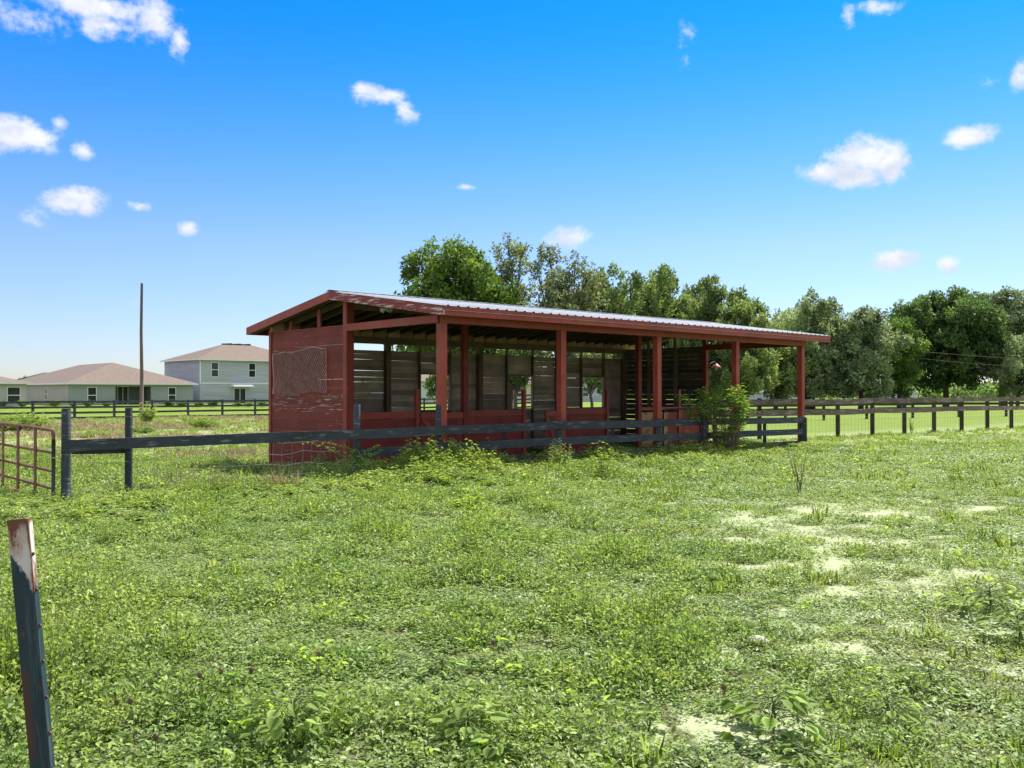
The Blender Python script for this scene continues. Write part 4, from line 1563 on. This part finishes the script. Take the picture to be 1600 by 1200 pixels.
def heart_leaf(mb, p, d, nrm, L_, mi=0, tone=None):
    d = Vector(d).normalized()
    s = d.cross(Vector(nrm)).normalized()
    n_ = s.cross(d)
    prof = [(0.0, 0.0), (-0.06, 0.22), (0.10, 0.44), (0.38, 0.50), (0.66, 0.36), (0.88, 0.14), (1.0, 0.0)]
    rib = [p + d * L_ * max(0, a) - n_ * L_ * 0.22 * max(0, a) ** 2 for a, b in prof]
    vs = list(rib)
    vs += [p + d * L_ * a + s * L_ * b + n_ * L_ * (0.07 * b - 0.22 * max(0, a) ** 2) for a, b in prof[1:-1]]
    vs += [p + d * L_ * a - s * L_ * b + n_ * L_ * (0.07 * b - 0.22 * max(0, a) ** 2) for a, b in prof[1:-1]]
    fs = []
    for base_ in (7, 12):
        fs.append((0, base_, 1))
        for i in range(4):
            fs.append((i + 1, base_ + i, base_ + i + 1, i + 2))
        fs.append((5, base_ + 4, 6))
    mb.add(vs, fs, mi, tone, True)


# ---- source clumps for the scattered ground cover (kept outside the scene)
def src_collection(name, meshes):
    c = bpy.data.collections.new(name)
    for i, me in enumerate(meshes):
        c.objects.link(bpy.data.objects.new('%s_%02d' % (name, i), me))
    return c


def clump_leafy(n, rad, h, lmin, lmax, wr, m, up=0.5, seed=0, fold=0.2):
    r_ = np.random.default_rng(seed)
    a = r_.random(n) * 6.283
    q = np.sqrt(r_.random(n)) * rad
    P_ = np.stack([np.cos(a) * q, np.sin(a) * q, h * (0.15 + 0.85 * r_.random(n)) * (1 - 0.5 * (q / rad) ** 2)], 1)
    D_ = np.stack([np.cos(a + r_.normal(0, .9, n)), np.sin(a + r_.normal(0, .9, n)), r_.normal(up * .4, .5, n)], 1)
    N_ = np.stack([r_.normal(0, .6, n), r_.normal(0, .6, n), np.ones(n)], 1)
    L_ = r_.uniform(lmin, lmax, n)
    V_, F_, T_ = leaf_arrays(P_, D_, N_, L_, L_ * wr, fold, 0.12)
    return np_mesh('clump', V_, F_, T_, M[m])


def clump_grass(n, rad, lmin, lmax, wd, m, spread=0.5, seed=0):
    r_ = np.random.default_rng(seed)
    a = r_.random(n) * 6.283
    q = np.sqrt(r_.random(n)) * rad
    P_ = np.stack([np.cos(a) * q, np.sin(a) * q, np.zeros(n) - .01], 1)
    D_ = np.stack([np.cos(a) * spread * r_.random(n) + r_.normal(0, .15, n), np.sin(a) * spread * r_.random(n) + r_.normal(0, .15, n), np.ones(n)], 1)
    N_ = np.stack([np.cos(a), np.sin(a), np.full(n, .3)], 1) * -1
    L_ = r_.uniform(lmin, lmax, n)
    V_, F_, T_ = leaf_arrays(P_, D_, N_, L_, np.full(n, wd), 0.1, -0.25)
    return np_mesh('clump', V_, F_, T_, M[m])


def clump_weed(h, nst, per, lmin, lmax, wr, m, ms='stem_red', rad=0.04, seed=0, droop=.25, spread=.25):
    random.seed(seed)
    mb = MB()
    stems = []
    for k in range(nst):
        a = random.random() * 6.28
        b = Vector((math.cos(a) * rad, math.sin(a) * rad, -.01))
        hh = h * random.uniform(.65, 1.05)
        t_ = b + Vector((math.cos(a) * hh * spread * random.random(), math.sin(a) * hh * spread * random.random(), hh))
        stems.append(bend_stem(b, t_, 0.0, 3))
    leafy_stems(stems, mb, mb, lmin, lmax, wr, per, 0.0035, 0, 1, droop)
    return mb.mesh('clump', [M[ms], M[m]])


def scatter(name, label, cat, pts, rots, scls, idxs, coll):
    me = bpy.data.meshes.new(name)
    me.from_pydata([tuple(p) for p in pts], [], [])
    n = len(pts)
    a = me.attributes.new('rot', 'FLOAT_VECTOR', 'POINT')
    a.data.foreach_set('vector', np.array(rots, dtype=np.float32).ravel())
    a = me.attributes.new('scl', 'FLOAT_VECTOR', 'POINT')
    a.data.foreach_set('vector', np.array(scls, dtype=np.float32).ravel())
    a = me.attributes.new('idx', 'INT', 'POINT')
    a.data.foreach_set('value', np.array(idxs, dtype=np.int32))
    o = link(name, me)
    tag(o, label, cat, kind='stuff')
    ng = bpy.data.node_groups.new(name + '_nodes', 'GeometryNodeTree')
    ng.interface.new_socket('Geometry', in_out='INPUT', socket_type='NodeSocketGeometry')
    ng.interface.new_socket('Geometry', in_out='OUTPUT', socket_type='NodeSocketGeometry')
    N_ = ng.nodes
    gi, go_ = N_.new('NodeGroupInput'), N_.new('NodeGroupOutput')
    ci = N_.new('GeometryNodeCollectionInfo')
    ci.inputs['Collection'].default_value = coll
    ci.inputs['Separate Children'].default_value = True
    ci.inputs['Reset Children'].default_value = True
    iop = N_.new('GeometryNodeInstanceOnPoints')
    iop.inputs['Pick Instance'].default_value = True

    def na(nm, typ):
        q = N_.new('GeometryNodeInputNamedAttribute')
        q.data_type = typ
        q.inputs['Name'].default_value = nm
        return [s for s in q.outputs if s.enabled and s.name == 'Attribute'][0]
    er = N_.new('FunctionNodeEulerToRotation')
    ng.links.new(na('rot', 'FLOAT_VECTOR'), er.inputs[0])
    ng.links.new(gi.outputs[0], iop.inputs['Points'])
    ng.links.new(ci.outputs[0], iop.inputs['Instance'])
    ng.links.new(na('idx', 'INT'), iop.inputs['Instance Index'])
    ng.links.new(er.outputs[0], iop.inputs['Rotation'])
    ng.links.new(na('scl', 'FLOAT_VECTOR'), iop.inputs['Scale'])
    ng.links.new(iop.outputs[0], go_.inputs[0])
    md = o.modifiers.new('scatter', 'NODES')
    md.node_group = ng
    return o


# index: 0-3 small leafy, 4-5 pale leafy, 6-7 grass, 8-9 upright weed, 10 bigger leaves
src = [clump_leafy(90, 0.13, 0.075, .018, .034, .6, 'leaf', seed=1), clump_leafy(90, 0.13, 0.09, .018, .036, .55, 'leaf', seed=2),
       clump_leafy(80, 0.12, 0.06, .02, .04, .5, 'leaf', seed=3), clump_leafy(70, 0.14, 0.11, .02, .04, .5, 'leaf_y', seed=4),
       clump_leafy(80, 0.13, 0.06, .014, .028, .6, 'leaf_grey', seed=5), clump_leafy(80, 0.13, 0.05, .014, .028, .55, 'leaf_y', seed=6),
       clump_grass(34, 0.07, .06, .12, .004, 'grass', .9, seed=7), clump_grass(30, 0.06, .07, .17, .0035, 'grass', 1.1, seed=8),
       clump_weed(.18, 5, 12, .035, .06, .4, 'leaf_y', 'stem_green', seed=9, spread=.7), clump_weed(.15, 6, 12, .03, .05, .45, 'leaf', 'stem_green', seed=10, spread=.8),
       clump_leafy(26, 0.12, 0.12, .04, .07, .6, 'leaf_big', seed=11)]
CL_SMALL = src_collection('small_weeds', src)
prs = random.Random(3)


def barn_inside(x, y):
    dx, dy = x - P0.x, y - P0.y
    t = dx * U.x + dy * U.y
    w_ = dx * Vv.x + dy * Vv.y
    return -0.0 < t < 12.2 and 0.3 < w_ < 6.4


def fill(d0, d1, density, smin, smax, maxx=None):
    pts, rots, scls, idx = [], [], [], []
    area = 0.5 * 1.2 * (d1 * d1 - d0 * d0) + 3.0 * (d1 - d0)
    n = int(area * density)
    for _ in range(n):
        d = math.sqrt(prs.uniform(d0 * d0, d1 * d1))
        hw = d * 0.6 + 1.5
        x = prs.uniform(-hw, hw)
        if barn_inside(x, d):
            if prs.random() < 0.93:
                continue
        b = bare_mask(x, d)
        if b > 0.2 and prs.random() < min(0.90, b * 1.0):
            continue
        n1_ = noise.noise(Vector((x * .55, d * .55, 9)))
        n2_ = noise.noise(Vector((x * 1.6, d * 1.6, 2)))
        n3_ = noise.noise(Vector((x * .3, d * .3, 20)))
        right = smooth01(x / d, 0.0, 0.35)
        # ragged low and high patches
        hgt = (0.95 - .3 * right) + 1.7 * max(-.35, n2_ * .8 + n1_ * .6) * (1 - .55 * right)
        r = prs.random()
        if r < 0.02 + .05 * (1 - right) + max(0, n1_) * .22:
            i = prs.choice((8, 9))
        elif r < 0.07 + max(0, n3_) * .20:
            i = prs.choice((6, 7))
        elif r < 0.10:
            i = 10 if n2_ > 0 else 2
        else:
            i = prs.choice((0, 1, 2, 3, 0, 1)) if prs.random() > right * .7 + .1 else prs.choice((4, 5, 0, 4))
        if i in (8, 9) and right > .5 and prs.random() < .6:
            i = 4
        if i in (6, 7):
            hgt = min(hgt, .9)
        s = prs.uniform(smin, smax)
        pts.append((x, d, ground_z(x, d) - 0.008))
        rots.append((prs.uniform(-.2, .2), prs.uniform(-.2, .2), prs.uniform(0, 6.28)))
        scls.append((s, s, s * hgt))
        idx.append(i)
    return pts, rots, scls, idx


allp = [[], [], [], []]
for args in ((2.6, 8.0, 165, .75, 1.15), (8.0, 14.0, 115, .85, 1.3), (14.0, 26.0, 65, 1.05, 1.7)):
    for a_, b_ in zip(allp, fill(*args)):
        a_ += b_
scatter('ground_cover', 'low creeping weeds and small leaves covering the pasture ground', 'weeds', *allp, CL_SMALL)
print('ground cover instances', len(allp[0]))

# pasture further off: taller grass, partly dry, not on the mown lawn
src = [clump_grass(60, 0.26, .10, .30, .014, 'grass_dry', 1.2, seed=21), clump_grass(60, 0.26, .10, .26, .014, 'grass', 1.2, seed=22),
       clump_leafy(60, 0.28, 0.22, .05, .10, .5, 'leaf_y', seed=23), clump_leafy(60, 0.28, 0.14, .05, .09, .5, 'leaf', seed=24)]
CL_FAR = src_collection('far_weeds', src)
fp = [[], [], [], []]
for (d0, d1, den) in ((17, 32, 9.0), (32, 70, 4.0)):
    area = 0.5 * 1.2 * (d1 * d1 - d0 * d0) + 3 * (d1 - d0)
    for _ in range(int(area * den)):
        d = math.sqrt(prs.uniform(d0 * d0, d1 * d1))
        hw = d * .6 + 1.5
        x = prs.uniform(-hw, hw)
        if barn_inside(x, d):
            continue
        s_ = (x + 6.05) * Vv.x + (d - 12.3) * Vv.y
        leftf = smooth01(s_, 1.5, 7) * (1 - smooth01(x, -2, 6))
        sl = (x - 10.75) * -0.6 + (d - 30) * 0.8
        if x > 0 and sl > 0.3:
            continue
        if d > 66 + 0.73 * (x + 31):
            continue
        nn = noise.noise(Vector((x * .12, d * .2, 5))) + .6 * noise.noise(Vector((x * .6, d * .6, 7)))
        if leftf > .3:
            i = 0 if (nn > 0.20 + prs.uniform(-.25, .25) and s_ > 3.5) else prs.choice((1, 2, 3, 3, 3))
            sc = prs.uniform(.55, 1.0)
        else:
            if d < 24 and prs.random() < .6:
                continue
            i = prs.choice((1, 3, 3, 2))
            sc = prs.uniform(.4, .75)
        fp[0].append((x, d, ground_z(x, d) - 0.02))
        fp[1].append((prs.uniform(-.1, .1), prs.uniform(-.1, .1), prs.uniform(0, 6.28)))
        fp[2].append((sc, sc, sc * prs.uniform(.6, 1.2)))
        fp[3].append(i)
scatter('pasture_grass', 'ragged green and pinkish dry grass in the pasture behind the fences', 'grass', *fp, CL_FAR)
print('far instances', len(fp[0]))

# rank weeds growing along the front of the black fence
src = [clump_weed(.62, 6, 16, .11, .17, .36, 'leaf_y', 'stem_red', .09, 31, .5, .4), clump_weed(.5, 7, 14, .10, .16, .38, 'leaf_y', 'stem_green', .1, 32, .5, .45),
       clump_weed(.42, 8, 13, .08, .13, .45, 'leaf', 'stem_green', .1, 33, .35, .55), clump_weed(.5, 7, 18, .05, .09, .42, 'leaf_grey', 'stem_red', .1, 34, .2, .5),
       clump_leafy(110, 0.24, 0.28, .05, .10, .5, 'leaf', seed=35)]
CL_FENCE = src_collection('tall_weeds', src)
wp = [[], [], [], []]


def fence_at(px):
    for (a_, b_) in zip(FD[:-1], FD[1:]):
        if a_[0] <= px <= b_[0]:
            return a_[1] + (b_[1] - a_[1]) * (px - a_[0]) / (b_[0] - a_[0])
    return FD[-1][1] if px > 1200 else FD[0][1]


def hprof(px):
    pr_ = [(60, .16), (200, .13), (420, .10), (545, .15), (575, .40), (625, .45), (650, .78), (700, .80), (745, .70), (785, .42), (830, .30), (865, .48), (900, .32), (945, .58), (985, .34), (1040, .34), (1070, .42), (1110, .5), (1165, .42), (1205, .22), (1290, .12), (1340, .15)]
    for (a_, b_) in zip(pr_[:-1], pr_[1:]):
        if a_[0] <= px <= b_[0]:
            return a_[1] + (b_[1] - a_[1]) * (px - a_[0]) / (b_[0] - a_[0])
    return .1


for _ in range(2300):
    px = prs.uniform(-20, 1340)
    if px < 560 and prs.random() < 0.75:
        continue
    dd = fence_at(px)
    back = abs(prs.gauss(0, 1)) * (1.1 if px > 560 else 0.9)
    if px > 580 and prs.random() < .12:
        back = -prs.uniform(.0, .25)
    d = dd - 0.15 - back
    if d < 9:
        continue
    x = (px - 800) / F * d
    h_ = hprof(px) * (1.0 - min(.72, max(0, back) * .36)) * prs.uniform(.65, 1.15)
    r = prs.random()
    i = 0 if r < .35 else 1 if r < .6 else 2 if r < .78 else 3 if r < .86 else 4
    wp[0].append((x, d, ground_z(x, d) - .01))
    wp[1].append((prs.uniform(-.2, .2), prs.uniform(-.2, .2), prs.uniform(0, 6.28)))
    s = prs.uniform(.75, 1.1)
    wp[2].append((s, s, max(.3, h_ / .62 * 1.05)))
    wp[3].append(i)
# shaded growth at the foot of the left gable wall
for _ in range(260):
    w_ = prs.uniform(0.2, 7.5)
    p = B(-prs.uniform(.1, 2.0), w_, 0)
    wp[0].append((p.x, p.y, ground_z(p.x, p.y) - .01))
    wp[1].append((prs.uniform(-.2, .2), prs.uniform(-.2, .2), prs.uniform(0, 6.28)))
    s = prs.uniform(.5, .9)
    wp[2].append((s, s, s * .5))
    wp[3].append(prs.choice((2, 4, 4)))
scatter('fence_weeds', 'tall yellow-green weeds crowding the foot of the black fence', 'weeds', *wp, CL_FENCE)


# ---- individual plants
def plant(name, label, cat, base, stems, lmin, lmax, wr, per, mleaf, mstem='stem_green', r0=0.005, droop=.25, group=None, start=.15):
    root = empty(name, base, 0, label, cat, group)
    a, b = MB(), MB()
    leafy_stems([[p - Vector(base) for p in st] for st in stems], a, b, lmin, lmax, wr, per, r0, droop=droop, start=start)
    a.build('stems', M[mstem], root)
    b.build('leaves', M[mleaf], root)
    return root


random.seed(41)
# lance-leaved shrub on the fence near the right posts
bx_, by_ = fpt(1130, 21.6)
base = Vector((bx_, by_ - .15, 0))
stems = []
tg = [(1060, 618), (1072, 640), (1085, 622), (1095, 603), (1100, 640), (1108, 618), (1120, 605), (1125, 630), (1130, 650), (1138, 612), (1146, 605), (1150, 640), (1158, 604), (1163, 618), (1166, 632),
      (1160, 655), (1140, 670), (1120, 675), (1130, 690), (1150, 690), (1110, 690), (1112, 655), (1080, 650), (1135, 625), (1152, 622), (1184, 640), (1145, 655), (1118, 700), (1160, 700)]
for (px, py) in (tg[:19] * 8 + tg[19:] * 1):
    t_ = W(px + random.uniform(-8, 8), py + random.uniform(-7, 9), 21.6 + random.uniform(-.6, .1))
    b_ = base + Vector((random.uniform(-.2, .25), random.uniform(-.15, .15), 0))
    stems.append(bend_stem(b_, t_, 0.12 * random.uniform(.2, 1.6), 6))
plant('lance_leaf_shrub', 'shrub with long narrow leaves growing over the black fence near its right end', 'shrub', base, stems, .13, .22, .28, 11, 'leaf_vine', 'twig', .005, .3, start=.74)
# vine on the second post
bx_, by_ = fpt(566, 14.8)
base = Vector((bx_, by_, 0.25))
stems = []
for pth in ([(575, 730), (545, 712), (520, 700), (500, 697), (484, 691), (470, 693)], [(570, 725), (560, 705), (540, 699), (520, 694), (508, 690), (502, 694)],
            [(566, 722), (556, 712), (550, 705)], [(560, 725), (572, 705), (585, 699), (592, 695)], [(558, 722), (580, 712), (598, 702)],
            [(568, 728), (540, 715), (525, 706), (512, 700)], [(556, 730), (550, 715), (545, 700), (535, 696)], [(562, 732), (570, 716), (578, 708)]):
    stems.append([W(px, py, 14.72 + random.uniform(-.1, .1)) for px, py in pth])
plant('climbing_vine', 'vine with curling tips reaching left along the black rail in front of the gable wall', 'vine', base, stems, .06, .10, .6, 22, 'leaf_vine', 'stem_green', .007, .2, start=.05)


def bushy(name, label, px, py, hpx, wpx, d=None, mleaf='leaf_y', lmin=.06, lmax=.1, wr=.45, n=40, per=12, cat='bush', mstem='stem_green', group=None, hmin=.4):
    if d is None:
        g_ = p2g(px, py)
    else:
        g_ = Vector(((px - 800) / F * d, d, ground_z((px - 800) / F * d, d)))
    H = hpx / F * g_.y
    Rw = wpx / F * g_.y
    st = []
    for _ in range(n):
        a = random.random() * 6.28
        q = math.sqrt(random.random())
        b_ = g_ + Vector((math.cos(a) * Rw * q * .3, math.sin(a) * Rw * q * .3, -.01))
        t_ = g_ + Vector((math.cos(a) * Rw * q, math.sin(a) * Rw * q, H * random.uniform(hmin, 1.0) * (1 - .35 * q * q)))
        st.append(bend_stem(b_, t_, H * .08, 4))
    return plant(name, label, cat, g_, st, lmin, lmax, wr, per, mleaf, mstem, .006)


bushy('leafy_bush', 'upright leafy bush standing at the foot of the bare pole', 232, 0, 40, 18, d=55, mleaf='leaf_y', lmin=.16, lmax=.26, wr=.6, n=40, per=12)
bushy('bramble_patch', 'bright green bramble mound behind the rusty gate', 25, 0, 34, 60, d=45, mleaf='leaf_y', lmin=.14, lmax=.24, wr=.6, n=190, per=12)
bushy('young_sapling', 'small pale sapling beyond the rail, left of the shed', 288, 0, 20, 9, d=58, mleaf='leaf_y', lmin=.1, lmax=.16, n=14, per=8)
bushy('nettle_patch', 'bright yellow-green weed patch above the rail, left of the shed', 318, 0, 24, 30, d=48, mleaf='leaf_y', lmin=.14, lmax=.24, n=80, per=12)
bushy('nettle_patch', 'low green weed patch just right of the second round post', 225, 0, 16, 26, d=42, mleaf='leaf', lmin=.12, lmax=.2, n=50, per=12)
bushy('nettle_patch', 'green weed clump between the two round posts', 148, 0, 16, 22, d=38, mleaf='leaf_y', lmin=.12, lmax=.18, n=40, per=10)
bushy('fence_bush', 'grey-green weed climbing the black fence at its middle post', 876, 738, 62, 22, mleaf='leaf_grey', lmin=.05, lmax=.09, n=30, per=14, cat='weed')
bushy('leggy_weed', 'leggy yellow-green weed standing before the fence right of its middle post', 945, 752, 72, 28, mleaf='leaf_y', lmin=.09, lmax=.14, wr=.35, n=16, per=9, cat='weed', mstem='stem_red')
bushy('post_weed', 'small leafy weed on the right-hand brown fence post', 1424, 0, 30, 5, d=33.2, mleaf='leaf', lmin=.06, lmax=.1, n=12, per=12, cat='weed')
bushy('spiny_weed', 'bright green feathery weed on the slope below the tall fence weeds', 735, 800, 34, 36, mleaf='leaf_big', lmin=.07, lmax=.12, wr=.25, n=40, per=12, cat='weed')
# thin leafless-looking plant in front of the fence corner
g_ = p2g(1250, 773)
st = []
for k in range(9):
    a = random.uniform(-1, 1)
    st.append(bend_stem(g_ + Vector((random.uniform(-.03, .03), 0, 0)), g_ + Vector((a * .22, random.uniform(-.1, .1), random.uniform(.5, .8))), .0, 5))
plant('twiggy_weed', 'tall wispy weed with bare dark stems in front of the fence corner', 'weed', g_, st, .025, .05, .4, 16, 'leaf_grey', 'twig', .006, start=.35)

# foundation shrubs in front of the houses
proto = None
for k, (px, lab) in enumerate(((4, 'dark round shrub under the beige house window at the left edge'), (36, 'dark round shrub at the right corner of the beige house'),
                               (86, 'dark shrub by the side wall of the grey-green house'), (115, 'dark shrub at the front corner of the grey-green house'),
                               (138, 'dark shrub under the left window of the grey-green house'), (167, 'dark shrub left of the porch of the grey-green house'),
                               (264, 'dark shrub under the right window of the grey-green house'), (285, 'dark shrub at the right end of the grey-green house'),
                               (311, 'dark shrub at the corner of the two-storey house'), (333, 'dark shrub below the first upper window of the two-storey house'),
                               (371, 'dark shrub before the sliding door of the two-storey house'), (388, 'dark shrub right of the sliding door of the two-storey house'),
                               (411, 'dark shrub beside the left wall of the red shed'))):
    if proto is None:
        proto = bushy('foundation_shrub', lab, px, 0, 12, 10, d=94, mleaf='t_dark', lmin=.16, lmax=.26, wr=.6, n=40, per=9, cat='shrub', group='shrubs planted in front of the houses')
        o = proto
    else:
        o = copy_tree(proto)
    x = (px - 800) / F * 94
    o.location = (x, 94, ground_z(x, 94))
    s = random.uniform(.8, 1.15)
    o.scale = (s, s, s * random.uniform(.85, 1.1))
    o.rotation_euler = (0, 0, random.random() * 6)
    o['label'] = lab

# broad-leaved sprouts in the foreground
def sprout(px, py, hpx, wpx, nleaf, lf, label, name='broadleaf_sprout', group='broad-leaved sprouts in the foreground'):
    g_ = p2g(px, py)
    H = hpx / F * g_.y
    Rw = wpx / F * g_.y
    root = empty(name, g_, 0, label, 'plant', group)
    a, b = MB(), MB()
    main = [Vector((0, 0, -.01)), Vector((.01, 0, H * .4)), Vector((0.0, .01, H * .75))]
    a.tube(main, [.006, .005, .003], 6)
    for k in range(int(nleaf * 1.35)):
        an = k * 2.4 + random.random()
        u = random.uniform(.3, 1)
        p0 = Vector((0, 0, H * .75 * u))
        q = random.uniform(.35, 1.0)
        tip = Vector((math.cos(an) * Rw * q, math.sin(an) * Rw * q, H * (0.25 + .75 * u) * random.uniform(.8, 1.05) - H * .25 * q * q))
        mid = (p0 + tip) / 2 + Vector((0, 0, H * .10))
        a.tube([p0, mid, tip], [.0028, .002, .0014], 4, cap=False)
        d = Vector((math.cos(an), math.sin(an), -.10 + random.uniform(-.25, .25)))
        heart_leaf(b, tip, d, (random.uniform(-.3, .3), random.uniform(-.3, .3), 1), lf * 0.72 * random.uniform(.6, 1.15))
    a.build('stems', M['stem_green'], root)
    b.build('leaves', M['leaf_big'], root)


sprout(1206, 1150, 84, 80, 34, .095, 'tall broad-leaved sprout on bare sand at the lower right')
sprout(1012, 1140, 34, 26, 10, .075, 'small broad-leaved sprout just left of the tall sprout')
sprout(905, 1035, 34, 24, 10, .08, 'dark little broad-leaved sprout in the middle foreground')
sprout(1010, 1005, 30, 36, 14, .08, 'pale broad-leaved sprout in the middle distance, left of the bare sand')
sprout(455, 1165, 90, 80, 44, .085, 'thick broad-leaved patch at the bottom, left of centre')
sprout(730, 1160, 70, 50, 22, .11, 'large-leaved sprout at the bottom centre')
sprout(775, 1195, 50, 45, 16, .085, 'round-leaved sprout cut by the bottom edge, centre')
sprout(1385, 1130, 60, 46, 16, .085, 'broad-leaved sprout right of the tall sprout')
sprout(1255, 1190, 30, 40, 12, .07, 'low round-leaved sprout below the tall sprout')
sprout(1545, 960, 60, 62, 40, .10, 'big leafy mound at the right edge')
sprout(1590, 1000, 60, 60, 36, .10, 'second leafy mound below the one at the right edge')
sprout(1450, 1075, 40, 40, 14, .075, 'low broad-leaved sprout right of centre in the clover')
sprout(880, 1080, 30, 30, 9, .075, 'single low broad-leaved sprout under the dark one')
sprout(690, 905, 30, 40, 26, .07, 'dark bushy sprout in the left middle ground')
sprout(285, 1130, 40, 34, 12, .075, 'broad-leaved sprout near the leaning post')
sprout(690, 1055, 36, 30, 12, .075, 'yellow-green broad-leaved sprout in the centre foreground')

# brown seed heads on stalks
sd_proto = None
for k, (px, py, hp, lab) in enumerate(((322, 1112, 62, 'tallest brown seed head, right of the leaning post'), (337, 1090, 44, 'brown seed head leaning right beside the tallest one'),
                                       (213, 1160, 70, 'brown seed head nearest the leaning post'), (245, 1192, 42, 'brown seed head at the bottom left'),
                                       (248, 1080, 26, 'small brown seed head above the others'), (498, 1060, 40, 'brown seed head in the left centre'),
                                       (772, 1040, 38, 'thin brown stalk in the centre'), (185, 1130, 34, 'short brown seed head close to the leaning post'),
                                       (1128, 1100, 26, 'small brown stalk left of the tall sprout'), (400, 1080, 34, 'brown seed head left of centre'))):
    g_ = p2g(px, py)
    H = hp / F * g_.y
    root = empty('seed_head', g_, 0, lab, 'seed head', 'brown seed heads among the foreground weeds')
    a = MB()
    ln = random.uniform(-.2, .25) * H
    a.tube([(0, 0, -.01), (ln * .3, 0, H * .5), (ln, 0, H * .9)], [.0026, .002, .0018], 5)
    a.build('stalk', M['stem_red'], root)
    a = MB()
    a.lathe((ln, 0, H * .86), [(0, 0), (.008, .003), (.0125, .014), (.010, .026), (.004, .032), (0, .034)], 10)
    for q in range(12):
        an = q / 12 * 6.28
        a.tube([(ln + math.cos(an) * .008, math.sin(an) * .008, H * .86 + .014), (ln + math.cos(an) * .019, math.sin(an) * .019, H * .86 + .03)], [.0015, .0004], 4)
    a.build('head', M['seed'], root)

# straw tufts
for (px, py, n_, lab) in ((345, 768, 60, 'dry straw tuft in the shadow left of the shed corner'), (442, 766, 70, 'dry straw tuft under the shed corner'), (278, 762, 30, 'small dry straw tuft at the left end of the shadow')):
    g_ = p2g(px, py)
    mb = MB()
    P_, D_, N_, L_ = [], [], [], []
    for _ in range(n_):
        a = random.random() * 6.28
        q = random.random() * .35
        P_.append((math.cos(a) * q, math.sin(a) * q * .5, 0))
        D_.append((random.gauss(-.25, .35), random.gauss(0, .3), 1))
        N_.append((0, -1, .2))
        L_.append(random.uniform(.2, .42))
    mb.leaves(P_, D_, N_, np.array(L_), 0.012, 0, None, .1, .05)
    tag(mb.build('straw_tuft', M['straw'], loc=g_), lab, 'dry grass', 'dry straw tufts by the wire fence')

# rock, sticks, bleached twig
g_ = p2g(1183, 1008)
mb = MB()
import bmesh
bm = bmesh.new()
bmesh.ops.create_icosphere(bm, subdivisions=3, radius=0.055)
for v in bm.verts:
    n_ = noise.noise(v.co * 18) * .35 + noise.noise(v.co * 45) * .12
    v.co *= 1 + n_
    v.co.z *= .55
    v.co.x *= 1.15
    v.co.z += .03
bm.verts.index_update()
mb.add([v.co.copy() for v in bm.verts], [[v.index for v in f.verts] for f in bm.faces], 0, .5, False)
bm.free()
tag(mb.build('rock', M['rock'], loc=g_), 'pale lumpy stone lying on the bare patch', 'rock')
for (a_, b_, r_, lab) in (((1135, 1128), (1175, 1140), .006, 'grey stick beside the tall sprout'), ((408, 945), (447, 957), .007, 'dark curved stick lying in the left weeds'),
                         ((940, 1140), (1000, 1175), .006, 'thin stick on the sandy patch at the bottom'), ((1320, 720), (1375, 712), .008, 'thin dark stick in the far right grass'),
                         ((1170, 952), (1240, 958), .004, 'thin straight stick above the pale stone')):
    A_, B_ = p2g(*a_), p2g(*b_)
    mid = (A_ + B_) / 2 + Vector((random.uniform(-.03, .03), random.uniform(-.03, .03), .05))
    mb = MB()
    mb.tube([Vector((0, 0, .02)), mid - A_ + Vector((0, 0, .02)), B_ - A_ + Vector((0, 0, .04))], [r_, r_ * .9, r_ * .5], 6)
    mb.tube([mid - A_, mid - A_ + Vector((.05, .02, .05))], [r_ * .5, r_ * .2], 5)
    tag(mb.build('stick', M['twig'], loc=A_), lab, 'stick', 'sticks lying in the weeds')
g_ = p2g(1570, 688)
mb = MB()
for k in range(9):
    a = random.uniform(-.5, .5)
    mb.tube([Vector((a * .5, 0, 0)), Vector((a, 0, .12 + random.random() * .1)), Vector((a * 1.6 + .1, .05, random.random() * .25))], [.012, .009, .005], 5)
tag(mb.build('dead_branch', M['palewood'], loc=g_), 'bleached dead branch lying in the grass at the right edge', 'branch')
